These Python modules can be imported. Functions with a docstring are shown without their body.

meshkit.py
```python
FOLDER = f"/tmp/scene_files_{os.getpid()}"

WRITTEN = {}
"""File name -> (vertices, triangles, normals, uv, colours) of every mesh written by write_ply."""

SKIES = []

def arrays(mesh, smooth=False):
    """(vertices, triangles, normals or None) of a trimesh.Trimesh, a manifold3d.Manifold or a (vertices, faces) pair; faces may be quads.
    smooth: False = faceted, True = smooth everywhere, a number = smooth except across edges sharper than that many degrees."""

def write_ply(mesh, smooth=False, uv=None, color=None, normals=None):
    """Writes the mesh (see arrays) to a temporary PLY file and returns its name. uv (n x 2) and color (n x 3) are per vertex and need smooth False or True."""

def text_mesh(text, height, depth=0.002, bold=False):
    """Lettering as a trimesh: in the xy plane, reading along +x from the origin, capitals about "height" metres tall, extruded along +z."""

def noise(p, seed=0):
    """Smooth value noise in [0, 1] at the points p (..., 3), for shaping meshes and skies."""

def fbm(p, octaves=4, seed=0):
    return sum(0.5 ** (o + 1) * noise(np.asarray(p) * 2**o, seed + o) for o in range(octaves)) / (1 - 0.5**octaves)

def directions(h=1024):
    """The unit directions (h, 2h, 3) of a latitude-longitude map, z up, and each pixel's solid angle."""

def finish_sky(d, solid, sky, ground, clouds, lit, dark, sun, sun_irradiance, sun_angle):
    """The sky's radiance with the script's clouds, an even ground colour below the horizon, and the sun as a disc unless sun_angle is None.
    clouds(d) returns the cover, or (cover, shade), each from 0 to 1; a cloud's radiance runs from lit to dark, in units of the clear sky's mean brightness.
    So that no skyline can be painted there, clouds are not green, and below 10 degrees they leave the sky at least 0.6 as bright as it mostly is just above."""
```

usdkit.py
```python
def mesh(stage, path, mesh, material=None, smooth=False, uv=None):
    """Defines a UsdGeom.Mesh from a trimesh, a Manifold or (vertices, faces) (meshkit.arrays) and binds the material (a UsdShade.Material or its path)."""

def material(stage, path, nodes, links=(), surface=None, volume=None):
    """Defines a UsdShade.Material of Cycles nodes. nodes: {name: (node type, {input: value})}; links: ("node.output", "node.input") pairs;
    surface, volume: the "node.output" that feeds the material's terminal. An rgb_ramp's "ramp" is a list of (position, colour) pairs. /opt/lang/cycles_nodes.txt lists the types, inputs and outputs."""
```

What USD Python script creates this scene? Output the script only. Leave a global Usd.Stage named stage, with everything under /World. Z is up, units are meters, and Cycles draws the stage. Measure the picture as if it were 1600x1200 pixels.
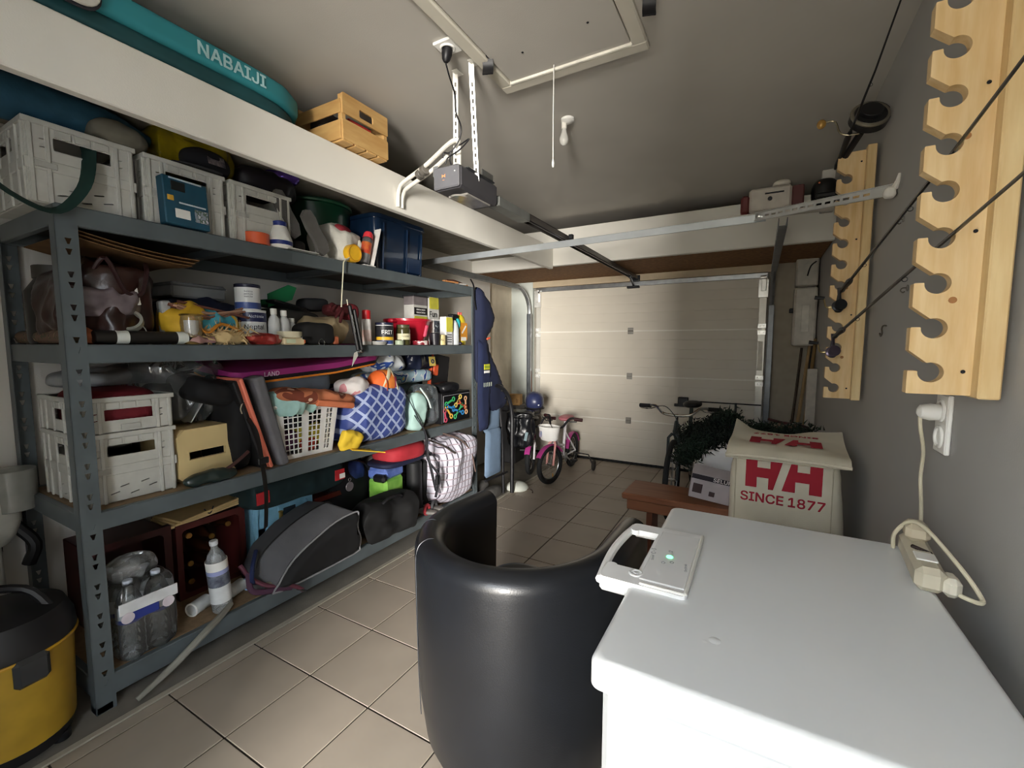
import math, random
from itertools import product
import numpy as np, trimesh, usdkit, meshkit
import shapely.geometry as sg
from scipy.spatial import Delaunay
from pxr import Usd, UsdGeom, UsdLux, Gf, Sdf, UsdShade

stage = Usd.Stage.CreateInMemory()
UsdGeom.SetStageUpAxis(stage, 'Z')
UsdGeom.Xform.Define(stage, '/World')
# ---------------------------------------------------------------- camera
YAW, PITCH, ROLL, EYE = .5099, .0876, .0015, 1.34
fw = np.array([-math.sin(YAW)*math.cos(PITCH), math.cos(YAW)*math.cos(PITCH), -math.sin(PITCH)])
rt = np.array([math.cos(YAW), math.sin(YAW), 0]); up = np.cross(rt, fw)
c_, s_ = math.cos(ROLL), math.sin(ROLL); rt, up = c_*rt+s_*up, -s_*rt+c_*up
cam = UsdGeom.Camera.Define(stage, '/World/camera')
cam.CreateHorizontalApertureAttr(36.0); cam.CreateVerticalApertureAttr(27.0)
cam.CreateFocalLengthAttr(36*688.6/1600); cam.CreateFStopAttr(0.0)
cam.CreateClippingRangeAttr((0.05, 200))
cam.AddTransformOp().Set(Gf.Matrix4d(*rt, 0, *up, 0, *(-fw), 0, 0, 0, EYE, 1))
cam.CreateExposureAttr(0.74)
# ---------------------------------------------------------------- light: daylight through the open doorway behind the camera
def light_at(path, kind, pos, aim, w, h, col, inten):
    L = kind.Define(stage, path)
    z = np.array(pos, float)-np.array(aim, float); z /= np.linalg.norm(z)
    x = np.cross([0, 0, 1.0], z); x /= np.linalg.norm(x); y = np.cross(z, x)
    L.AddTransformOp().Set(Gf.Matrix4d(*x, 0, *y, 0, *z, 0, *pos, 1))
    L.CreateWidthAttr(w); L.CreateHeightAttr(h); L.CreateColorAttr(Gf.Vec3f(*col)); L.CreateIntensityAttr(inten)
dome = UsdLux.DomeLight.Define(stage, '/World/sky_light')
dome.CreateColorAttr(Gf.Vec3f(.86, .93, 1.0)); dome.CreateIntensityAttr(2.6)
light_at('/World/daylight', UsdLux.RectLight, (1.7, -6.0, 1.45), (-.3, -.9, 1.25), 1.7, 2.3, (1.0, .95, .88), 108)

# ---------------------------------------------------------------- helpers
def lin(h):
    v = [int(h[i:i+2], 16)/255 for i in (0, 2, 4)]
    return tuple(x/12.92 if x <= .04045 else ((x+.055)/1.055)**2.4 for x in v)
MATS = {}
def M(h, rough=.5, metal=0, var=.12, scale=14, bump=0.0, bscale=120, coat=0, emit=0, sheen=0, stretch=None, h2=None, detail=3, spec=.5, trans=0, ior=1.45, isl=0):
    key = (h, rough, metal, var, scale, bump, bscale, coat, emit, sheen, stretch, h2, detail, spec, trans, ior, isl)
    if key in MATS: return MATS[key]
    c = lin(h)
    a, b = (c, lin(h2)) if h2 else (tuple(x*(1-var) for x in c), tuple(min(1, x*(1+var)) for x in c))
    N = {'tc': ('texture_coordinate', {}), 'mp': ('mapping', {'scale': stretch or (1, 1, 1)}), 'n': ('noise_texture', {'scale': scale, 'detail': detail}),
         'r': ('rgb_ramp', {'ramp': [(.3, a), (.7, b)]}),
         'p': ('principled_bsdf', {'roughness': rough, 'metallic': metal, 'coat_weight': coat, 'sheen_weight': sheen, 'specular_ior_level': spec, 'transmission_weight': trans, 'ior': ior})}
    L = [('tc.object', 'mp.vector'), ('mp.vector', 'n.vector'), ('n.fac', 'r.fac')]
    if isl:
        N['oi'] = ('object_info', {}); N['mr'] = ('map_range', {'from_min': 0, 'from_max': 1, 'to_min': 1-isl, 'to_max': 1+isl}); N['mx'] = ('mix', {'mix_type': 'multiply', 'fac': 1.0})
        L += [('oi.random', 'mr.value'), ('r.color', 'mx.color1'), ('mr.result', 'mx.color2'), ('mx.color', 'p.base_color')]
    else: L.append(('r.color', 'p.base_color'))
    if emit: N['p'][1]['emission_strength'] = emit; N['p'][1]['emission_color'] = c
    if bump:
        N['n2'] = ('noise_texture', {'scale': bscale, 'detail': 4}); N['b'] = ('bump', {'strength': bump, 'distance': .004})
        L += [('mp.vector', 'n2.vector'), ('n2.fac', 'b.height'), ('b.normal', 'p.normal')]
    MATS[key] = usdkit.material(stage, '/World/Looks/m%03d' % len(MATS), N, L, 'p.BSDF')
    return MATS[key]
def clear(h, rough=.12, fac=.22, name=None):   # thin clear plastic: transparent mixed with glossy and a little tint
    key = ('clear', h, rough, fac)
    if key not in MATS:
        MATS[key] = usdkit.material(stage, '/World/Looks/m%03d' % len(MATS), {
            't': ('transparent_bsdf', {'color': (.93, .95, .95)}), 'g': ('glossy_bsdf', {'roughness': rough, 'color': (1, 1, 1)}), 'd': ('diffuse_bsdf', {'color': lin(h)}),
            'f': ('fresnel', {'IOR': 1.6}), 'm1': ('mix_closure', {'fac': fac}), 'm2': ('mix_closure', {})},
            [('t.BSDF', 'm1.closure1'), ('d.BSDF', 'm1.closure2'), ('f.fac', 'm2.fac'), ('m1.closure', 'm2.closure1'), ('g.BSDF', 'm2.closure2')], 'm2.closure')
    return MATS[key]
def grid_mat(base, line, sx, sy, wx, wy, diag=False, line2=None, rough=.6, axes=('y', 'z')):
    """woven or printed line pattern on the object's own coordinates"""
    key = ('grid', base, line, sx, sy, wx, wy, diag, line2, axes)
    if key in MATS: return MATS[key]
    a, b = axes
    N = {'tc': ('texture_coordinate', {}), 'nz': ('noise_texture', {'scale': 9.0}), 'vm': ('vector_math', {'math_type': 'multiply_add', 'vector2': (.02, .02, .02)}), 's': ('separate_xyz', {}),
         'p': ('principled_bsdf', {'roughness': rough}), 'mx': ('mix', {'mix_type': 'mix', 'color1': lin(base), 'color2': lin(line)}), 'mx2': ('mix', {'mix_type': 'mix', 'color2': lin(line2 or line)})}
    L = [('tc.object', 's.vector')]
    if diag:
        N['u'] = ('math', {'math_type': 'add'}); N['v'] = ('math', {'math_type': 'subtract'})
        L += [('s.'+a, 'u.value1'), ('s.'+b, 'u.value2'), ('s.'+a, 'v.value1'), ('s.'+b, 'v.value2')]
        U, V = 'u.value', 'v.value'
    else: U, V = 's.'+a, 's.'+b
    for k, src, sc, w in (('1', U, sx, wx), ('2', V, sy, wy)):
        N['m'+k] = ('math', {'math_type': 'multiply', 'value2': sc}); N['f'+k] = ('math', {'math_type': 'fraction'}); N['l'+k] = ('math', {'math_type': 'less_than', 'value2': w})
        L += [(src, 'm%s.value1' % k), ('m%s.value' % k, 'f%s.value1' % k), ('f%s.value' % k, 'l%s.value1' % k)]
    L += [('l1.value', 'mx.fac'), ('mx.color', 'mx2.color1'), ('l2.value', 'mx2.fac'), ('mx2.color', 'p.base_color')]
    N.pop('nz'); N.pop('vm')
    MATS[key] = usdkit.material(stage, '/World/Looks/m%03d' % len(MATS), N, L, 'p.BSDF')
    return MATS[key]
def spots(base, cols, scale, rough=.7):
    key = ('spots', base, cols, scale)
    if key in MATS: return MATS[key]
    st = [(0, lin(base)), (.45, lin(base))]
    for i, c in enumerate(cols): st += [(.46+i*.54/len(cols), lin(c)), (.45+(i+1)*.54/len(cols), lin(c))]
    MATS[key] = usdkit.material(stage, '/World/Looks/m%03d' % len(MATS), {'tc': ('texture_coordinate', {}), 'n': ('noise_texture', {'scale': scale, 'detail': 1.0, 'distortion': .6}), 'mr': ('map_range', {'from_min': .3, 'from_max': .75, 'clamp': True}),
        'r': ('rgb_ramp', {'ramp': st, 'interpolate': False}), 'p': ('principled_bsdf', {'roughness': rough})},
        [('tc.object', 'n.vector'), ('n.fac', 'mr.value'), ('mr.result', 'r.fac'), ('r.color', 'p.base_color')], 'p.BSDF')
    return MATS[key]

COUNT = {}
def nm(parent, name):
    k = (parent, name); n = COUNT.get(k, 0); COUNT[k] = n+1
    return parent+'/'+(name if n == 0 else '%s_%03d' % (name, n))
def tag(pr, label=None, cat=None, group=None, kind=None):
    for k, v in (('label', label), ('category', cat), ('group', group), ('kind', kind)):
        if v: pr.SetCustomDataByKey(k, v)
    return pr
def thing(name, label, cat, loc=(0, 0, 0), rz=0, group=None, kind=None):
    x = UsdGeom.Xform.Define(stage, nm('/World', name)); x.AddTranslateOp().Set(Gf.Vec3d(*map(float, loc)))
    if rz: x.AddRotateZOp().Set(float(rz))
    return tag(x.GetPrim(), label, cat, group, kind)
def part(parent, name, mesh, mat, label=None, smooth=35, kind=None):
    if isinstance(mesh, (list, tuple)) and not (len(mesh) == 2 and isinstance(mesh[0], np.ndarray)): mesh = cat(mesh)
    return tag(usdkit.mesh(stage, nm(str(parent.GetPath()), name), mesh, mat, smooth=smooth).GetPrim(), label, kind=kind)
def solo(name, label, catg, mesh, mat, loc=(0, 0, 0), rz=0, group=None, kind=None, smooth=35):
    if isinstance(mesh, (list, tuple)) and not (len(mesh) == 2 and isinstance(mesh[0], np.ndarray)): mesh = cat(mesh)
    m = usdkit.mesh(stage, nm('/World', name), mesh, mat, smooth=smooth)
    m.AddTranslateOp().Set(Gf.Vec3d(*map(float, loc)))
    if rz: m.AddRotateZOp().Set(float(rz))
    return tag(m.GetPrim(), label, catg, group, kind)
def dup(src, loc, rz=0, label=None, group=None):
    d = src.GetCustomData(); base = src.GetName()
    x = UsdGeom.Xform.Define(stage, nm('/World', base)); x.AddTranslateOp().Set(Gf.Vec3d(*map(float, loc)))
    if rz: x.AddRotateZOp().Set(float(rz))
    p = x.GetPrim()
    inner = '/World/'+base
    p.GetReferences().AddInternalReference(src.GetPath()); p.SetInstanceable(True)
    x.ClearXformOpOrder(); x.SetXformOpOrder([o for o in (UsdGeom.XformOp(p.GetAttribute('xformOp:translate')), UsdGeom.XformOp(p.GetAttribute('xformOp:rotateZ')) if rz else None) if o])
    return tag(p, label or d.get('label'), d.get('category'), group or d.get('group'))
def cat(ms): return trimesh.util.concatenate([m for m in ms if m is not None])
def T(m, loc=(0, 0, 0), rot=(0, 0, 0), sc=1):
    m = m.copy()
    if sc != 1: m.apply_scale(sc)
    if any(rot): m.apply_transform(trimesh.transformations.euler_matrix(*np.radians(rot)))
    m.apply_translation(loc); return m
_B = {}
def B(sx, sy, sz, c=(0, 0, 0), b=.003, rot=None):
    b = min(b, .45*min(sx, sy, sz)); k = (round(sx, 5), round(sy, 5), round(sz, 5), round(b, 5))
    if k not in _B:
        h = np.array([sx, sy, sz])/2; pts = []
        for s in product((-1, 1), repeat=3):
            for a in range(3):
                p = np.array(s)*(h-b); p[a] = s[a]*h[a]; pts.append(p)
        _B[k] = trimesh.convex.convex_hull(np.array(pts))
    return T(_B[k], c, rot or (0, 0, 0))
def BB(x0, x1, y0, y1, z0, z1, b=.003): return B(x1-x0, y1-y0, z1-z0, ((x0+x1)/2, (y0+y1)/2, (z0+z1)/2), b)
def crv(pts, n=6, closed=False):
    P = np.array(pts, float)
    if len(P) < 3 and not closed: return P
    Q = np.vstack([P[-1:], P, P[:2]]) if closed else np.vstack([2*P[0]-P[1], P, 2*P[-1]-P[-2]])
    out = []
    for i in range(1, len(Q)-2):
        for t in np.arange(n)/n:
            a, b, c, d = Q[i-1:i+3]
            out.append(.5*(2*b+(c-a)*t+(2*a-5*b+4*c-d)*t*t+(3*b-a-3*c+d)*t**3))
    if not closed: out.append(P[-1])
    return np.array(out)
def tube(pts, r, n=8, smooth=0, closed=False, flat=None):
    P = crv(pts, smooth, closed) if smooth else np.array(pts, float)
    m = len(P); R = np.broadcast_to(np.array(r, float), (m,)) if np.ndim(r) == 0 else np.interp(np.linspace(0, 1, m), np.linspace(0, 1, len(r)), r)
    tg = np.gradient(P, axis=0) if not closed else np.roll(P, -1, 0)-np.roll(P, 1, 0)
    tg /= np.linalg.norm(tg, axis=1, keepdims=True)+1e-12
    u = np.cross(tg[0], [0, 0, 1.0] if abs(tg[0][2]) < .9 else [1.0, 0, 0]); u /= np.linalg.norm(u)
    V = []
    for i in range(m):
        u = u-tg[i]*np.dot(u, tg[i]); u /= np.linalg.norm(u)+1e-12; v = np.cross(tg[i], u)
        for k in range(n):
            a = 2*math.pi*k/n; f = flat or 1
            V.append(P[i]+R[i]*(math.cos(a)*u+f*math.sin(a)*v))
    F = []
    for i in range(m if closed else m-1):
        j = (i+1) % m
        for k in range(n):
            l = (k+1) % n; F += [[i*n+k, j*n+l, j*n+k], [i*n+k, i*n+l, j*n+l]]
    if not closed:
        V += [P[0], P[-1]]
        for k in range(n):
            l = (k+1) % n; F += [[m*n, k, l][::-1], [m*n+1, (m-1)*n+k, (m-1)*n+l]]
    return trimesh.Trimesh(np.array(V), np.array(F)[:, ::-1], process=False)
def lathe(prof, n=28, loc=(0, 0, 0), rot=(0, 0, 0)): return T(trimesh.creation.revolve(np.array(prof, float), sections=n), loc, rot)
def cyl(r, h, n=24, loc=(0, 0, 0), rot=(0, 0, 0), b=.002):
    b = min(b, r*.4, h*.4)
    return lathe([(0, 0), (r-b, 0), (r, b), (r, h-b), (r-b, h), (0, h)], n, loc, rot)
def disc(r, h, ax='x', n=24, loc=(0, 0, 0)): return cyl(r, h, n, loc, {'x': (0, 90, 0), 'y': (-90, 0, 0), 'z': (0, 0, 0)}[ax])
def torus(R, r, n=28, k=8, loc=(0, 0, 0), rot=(0, 0, 0)): return T(trimesh.creation.torus(R, r, n, k), loc, rot)
def prism(poly, h, holes=(), loc=(0, 0, 0), rot=(0, 0, 0)):
    p = poly if isinstance(poly, sg.Polygon) else sg.Polygon(poly, holes)
    if not p.is_valid: p = p.buffer(0)
    return T(cat([trimesh.creation.extrude_polygon(g, h, engine='earcut') for g in getattr(p, 'geoms', [p])]), loc, rot)
def yz(m):    # (u,v,w) -> x=w, y=u, z=v
    m = m.copy(); v = m.vertices; m.vertices = np.c_[v[:, 2], v[:, 0], v[:, 1]]; return m
def xz(m):    # (u,v,w) -> x=u, z=v, y=-w  (front faces -y)
    m = m.copy(); v = m.vertices; m.vertices = np.c_[v[:, 0], -v[:, 2], v[:, 1]]; return m
def blob(sx, sy, sz, p=3, amp=.02, f=6, seed=0, sub=4, fold=.0, loc=(0, 0, 0), rot=(0, 0, 0), flat=True):
    m = trimesh.creation.icosphere(sub); d = np.array(m.vertices); 
    r = (np.abs(d)**p).sum(1)**(-1/p); v = d*r[:, None]*np.array([sx, sy, sz])/2
    n = meshkit.fbm(v*f+seed*7.3, 3, seed)-.5
    if fold: n = n+fold*(.5-np.abs(meshkit.noise(v*f*np.array([1.6, 1.6, .7])+seed*3.1, seed+5)-.5)*2)
    v = v+d*(n*amp*2)[:, None]
    if flat: v[:, 2] = np.maximum(v[:, 2], -sz/2)+sz/2
    m.vertices = v; return T(m, loc, rot)
def pillow(poly, thick, res=.03, wr=0, f=12, seed=0, edge=.12):
    """puffed sheet over an outline in (u,v); thickness along w"""
    P = sg.Polygon(poly).buffer(0); L = P.exterior; n = max(12, int(L.length/res)); bd = [L.interpolate(i/n, normalized=True).coords[0] for i in range(n)]
    x0, y0, x1, y1 = P.bounds; ins = []
    inner = P.buffer(-res*.55)
    for i, x in enumerate(np.arange(x0, x1, res)):
        for y in np.arange(y0+(i % 2)*res/2, y1, res):
            if inner.contains(sg.Point(x, y)): ins.append((x, y))
    A = np.array(bd+ins); tri = Delaunay(A).simplices
    tri = np.array([t for t in tri if P.buffer(1e-6).contains(sg.Point(*A[t].mean(0)))])
    a, b, c = A[tri[:, 0]], A[tri[:, 1]], A[tri[:, 2]]
    s = (b[:, 0]-a[:, 0])*(c[:, 1]-a[:, 1])-(b[:, 1]-a[:, 1])*(c[:, 0]-a[:, 0]); tri[s < 0] = tri[s < 0][:, ::-1]
    d = np.array([L.distance(sg.Point(*q)) for q in A]); d[:n] = 0
    w = edge*math.sqrt(P.area)*1.2; h = thick/2*np.sqrt(np.clip(1-(1-np.clip(d/w, 0, 1))**2, 0, 1))
    z = h.copy()
    if wr: z = z+wr*(meshkit.fbm(np.c_[A*f, np.full(len(A), seed)], 3, seed)-.5)*2*np.clip(d/w, 0, 1)
    nb = len(A); V = np.vstack([np.c_[A, z], np.c_[A, -h]]); 
    m = trimesh.Trimesh(V, np.vstack([tri, tri[:, ::-1]+nb]), process=False); m.merge_vertices(); return m
def txt(s, h, depth=.001, bold=False):
    m = meshkit.text_mesh(s, h, depth, bold); m.apply_translation((-m.bounds[:, 0].mean(), 0, 0)); return m
def facex(m): return yz(m)                                   # lettering facing +x, reading along +y
def facey(m): return xz(m)                                   # lettering facing -y, reading along +x
def sheet(fn, nu, nv, th=.002):
    """solid sheet over a parametric grid fn(u,v)->xyz"""
    u, v = np.meshgrid(np.linspace(0, 1, nu), np.linspace(0, 1, nv), indexing='ij')
    P = np.array([fn(a, b) for a, b in zip(u.ravel(), v.ravel())])
    G = P.reshape(nu, nv, 3); N = np.cross(np.gradient(G, axis=0), np.gradient(G, axis=1)); N /= np.linalg.norm(N, axis=2, keepdims=True)+1e-12
    V = np.vstack([P, P-(N*th).reshape(-1, 3)]); F = []; o = nu*nv; I = lambda i, j: i*nv+j
    for i in range(nu-1):
        for j in range(nv-1):
            a, b, c, d = I(i, j), I(i+1, j), I(i+1, j+1), I(i, j+1); F += [[a, b, c], [a, c, d], [a+o, c+o, b+o], [a+o, d+o, c+o]]
    for i in range(nu-1):
        for j in (0, nv-1): a, b = I(i, j), I(i+1, j); F += [[a, b+o, b], [a, a+o, b+o]] if j == 0 else [[a, b, b+o], [a, b+o, a+o]]
    for j in range(nv-1):
        for i in (0, nu-1): a, b = I(i, j), I(i, j+1); F += [[a, b, b+o], [a, b+o, a+o]] if i == 0 else [[a, b+o, b], [a, a+o, b+o]]
    return trimesh.Trimesh(V, F, process=False)
rng = np.random.default_rng(7)
# ---------------------------------------------------------------- common materials
WHITE = M('ecebe6', .45, var=.03); CREAM = M('d9d2bf', .6, var=.05); BLACK = M('17171a', .45, var=.1); RUBBER = M('1c1d1f', .75, var=.15, bump=.2)
PAINT = M('d8d4cc', .85, var=.05, scale=3, bump=.12, bscale=180); CEIL = M('bcb8b0', .9, var=.05, scale=2, bump=.1, bscale=200); PAINTW = M('e2dfd6', .8, var=.03, scale=3, bump=.1, bscale=180)
STEEL = M('565e61', .42, var=.12, scale=9, bump=.05); GALV = M('b9bdc0', .32, 1, var=.12, scale=18); CHROME = M('dfe1e2', .12, 1, var=.03); DARKMETAL = M('2c2d30', .4, .6)
PINE = M('dcc294', .55, stretch=(3, 3, .35), scale=16, h2='cba873', bump=.08, detail=5); PINEY = M('d6b583', .55, stretch=(3, .35, 3), scale=16, h2='bd9560', bump=.08)
CRATEGREY = M('bdbcb4', .55, var=.07, scale=20); MAROON = M('4c1e1b', .45, var=.15); NAVY = M('1d2850', .75, var=.15, bump=.25, bscale=300); BROWNOSB = M('8a6238', .8, h2='6d4a29', scale=30, stretch=(1, 1, 3))
# ================================================================ setting
XL, XR, YB, YF, ZC = -2.70, .44, -.90, 4.92, 2.53
flo = thing('floor', 'grey-beige square ceramic tiles with dark joints on the garage floor', None, kind='structure')
part(flo, 'grout', BB(XL-.2, XR+.2, YB-.12, YF+.3, -.09, -.004), M('38332d', .95, var=.1))
part(flo, 'concrete_strip', BB(XL, -1.955, YB, YF, -.02, -.001), M('77736b', .9, var=.18, scale=6, bump=.3), 'bare dusty concrete strip under the shelving')
part(flo, 'edge_strip', BB(-1.955, -1.93, YB, YF, -.01, .003, .001), M('a7a193', .6, var=.1))
TILE = M('a59a8c', .42, var=.05, scale=5, detail=5, isl=.05)
tile_m = B(.3235, .3235, .02, (0, 0, -.01), .0012)
def tile(x0, x1, y0, y1):
    part(flo, 'tile', tile_m.copy().apply_translation(((x0+x1)/2, (y0+y1)/2, 0)) if x1-x0 > .32 and y1-y0 > .32 else BB(x0+.00325, x1-.00325, y0+.00325, y1-.00325, -.02, 0, .0012), TILE)
xs = [-1.928]+[-1.21+.33*k for k in range(-2, 6) if -1.21+.33*k > -1.928]+[XR]
ys = [YB]+[1.07+.33*k for k in range(-5, 12)]+[YF]
for i in range(len(xs)-1):
    for j in range(len(ys)-1):
        if xs[i+1]-xs[i] > .02: tile(xs[i], xs[i+1], ys[j], ys[j+1])
solo('ceiling', 'smooth grey painted garage ceiling', None, BB(XL-.2, XR+.2, YB-.2, YF+.2, ZC, ZC+.1), CEIL, kind='structure')
wl = thing('wall_left', 'rough painted wall behind the grey shelving', None, kind='structure')
part(wl, 'wall_face', BB(XL-.12, XL, YB-.1, 4.32, -.05, ZC+.05), PAINT)
part(wl, 'wall_recess', BB(XL-.16, XL-.06, 4.32, YF+.1, -.05, ZC+.05), M('d2c7b2', .85, var=.05, bump=.1))
solo('wall_right', 'smooth grey wall behind the chest freezer', None, BB(XR, XR+.1, YB-.1, YF+.1, -.05, ZC+.05), M('a9a8a5', .8, var=.03, scale=2, bump=.08, bscale=200), kind='structure')
wf = thing('wall_front', 'wall around the sectional garage door', None, kind='structure')
part(wf, 'door_jamb', BB(XL-.1, -2.46, YF, YF+.1, 0, ZC), M('c9cfc9', .85, var=.06, scale=5, bump=.15), 'pale bare plaster strip left of the garage door')
part(wf, 'door_jamb', BB(.09, XR, YF, YF+.1, 0, ZC), M('a09787', .85, var=.06))
part(wf, 'door_backing', BB(XL-.1, XR+.1, YF+.045, YF+.14, -.05, ZC+.05), M('8d887e', .8))
part(wf, 'lintel', BB(-2.46, .09, YF, YF+.1, 2.04, ZC), M('c8b79b', .85, var=.05))
wb = thing('wall_back', 'wall with the open doorway behind the viewer', None, kind='structure')
part(wb, 'wall_face', BB(XL-.1, -.78, YB-.12, YB, 0, ZC), PAINT); part(wb, 'wall_face', BB(.14, XR+.1, YB-.12, YB, 0, ZC), PAINT); part(wb, 'lintel', BB(-.78, .14, YB-.12, YB, 2.1, ZC), PAINT)
dl = thing('door_2', 'added narrow white door leaf behind the viewer, blocking daylight from the near-left shelving', None, kind='structure')  # added unseen leaf, sized to keep daylight off the near-left side
part(dl, 'leaf', BB(-.82, -.78, YB, -.58, .01, 2.07, .004), M('cfcac0', .5)); part(dl, 'handle', tube([(-.775, -.64, 1.0), (-.74, -.64, 1.0), (-.735, -.72, 1.0)], .009, 8), CHROME)
solo('wall_outdoor', 'white house wall outside the doorway', None, BB(-5, 5, -7.6, -7.4, -.05, 2.6), M('cfc8ba', .9, var=.04), kind='structure')
solo('floor_outdoor', 'pale paving outside the doorway', None, BB(-5, 5, -7.4, YB-.12, -.1, -.03), M('a49c90', .9, var=.08), kind='structure')
# storage loft: left beam and far beam with their decks
t1 = thing('trim_1', 'long white beam of the storage loft above the shelving', None, kind='structure')
part(t1, 'beam', BB(-1.80, -1.76, YB, 3.95, 2.07, 2.272, .004), PAINTW); part(t1, 'deck', BB(XL, -1.80, YB, 3.95, 2.225, 2.262), M('8f897d', .85, var=.1))
t2 = thing('trim_2', 'white beam of the storage loft across the garage door end', None, kind='structure')
part(t2, 'beam', BB(XL, XR, 3.95, 4.0, 2.097, 2.436, .004), PAINTW); part(t2, 'deck', BB(XL, XR, 4.0, YF, 2.11, 2.14), BROWNOSB, 'brown board underside of the loft')
solo('trim_3', 'thin dark corner pipe between the far wall and right wall', None, BB(.405, .438, 4.86, 4.918, .02, 2.1), M('3d3934', .7), kind='structure')
# ---------------------------------------------------------------- sectional garage door
dr = thing('door_1', 'white sectional garage door of four ribbed panels', None, kind='structure')
X0, X1 = -2.41, .042; PAN = M('d2cbbd', .5, var=.03, scale=3)
def panel_prof(h):
    pts = [(0, 0.004), (.036, .004), (.036, h-.004), (0, h-.004)]
    f = [(0, h-.004)]
    for k in range(4, 0, -1):
        z = h*k/5; f += [(0, z+.008), (.0025, z), (0, z-.008)]
    return [(0, .004), (.036, .004), (.036, h-.004)]+f
for k in range(4):
    m = prism(panel_prof(.5), X1-X0); v = m.vertices; m.vertices = np.c_[X0+v[:, 2], YF+v[:, 0], .5*k+v[:, 1]]; m.fix_normals()
    part(dr, 'panel', m, PAN, smooth=20)
    if k: part(dr, 'joint_strip', BB(X0+.03, X1-.03, YF-.004, YF+.002, .5*k-.008, .5*k+.006, .001), M('e8e4da', .35, var=.02))  # pale strip paints a highlight along each panel joint
part(dr, 'top_rail', BB(X0, X1, YF-.012, YF+.03, 1.985, 2.035, .004), GALV)
part(dr, 'bottom_seal', BB(X0, X1, YF-.006, YF+.03, 0, .028, .004), RUBBER)
for x in (X0+.03, X1-.03):
    part(dr, 'end_stile', BB(x-.03, x+.03, YF-.003, YF, .03, 1.97, .001), M('c9c6bd', .35, .3, var=.04))
    for k in (1, 2, 3):
        for dz in (-.035, .03): part(dr, 'hinge', [BB(x-.035, x+.035, YF-.008, YF-.003, .5*k+dz-.02, .5*k+dz+.02, .001), cyl(.006, .016, 8, (x-.015, YF-.008, .5*k+dz), (90, 0, 0)), cyl(.006, .016, 8, (x+.015, YF-.008, .5*k+dz), (90, 0, 0))], M('e9e8e4', .3, .4))
    part(dr, 'top_bracket', [BB(x-.045, x+.04, YF-.03, YF-.003, 1.8, 1.97, .002), BB(x-.02, x+.02, YF-.06, YF-.03, 1.86, 1.99, .003), cyl(.02, .05, 14, (x-.03, YF-.05, 1.985), (0, 90, 0))], M('e6e5e0', .3, .5))
for k in (1, 2, 3): part(dr, 'centre_hinge', [BB(-1.28+.0, -1.22, YF-.008, YF-.002, .5*k-.035, .5*k+.035, .001), cyl(.007, .06, 10, (-1.28, YF-.008, .5*k), (0, 90, 0))], M('8d8a83', .4, .6))
part(dr, 'lock_rod', [cyl(.006, .72, 8, (-.68, YF-.03, .762), (0, 90, 0)), BB(-.19, -.17, YF-.035, YF-.02, .66, .77)], DARKMETAL)
part(dr, 'lock_box', [BB(-.725, -.625, YF-.05, YF-.002, .70, .80, .006), BB(-.76, -.72, YF-.05, YF-.03, .70, .73, .004)], BLACK)
part(dr, 'label_plate', BB(X1-.055, X1-.012, YF-.006, YF-.003, 1.1, 1.38, .001), M('e3ded0', .6))
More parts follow.
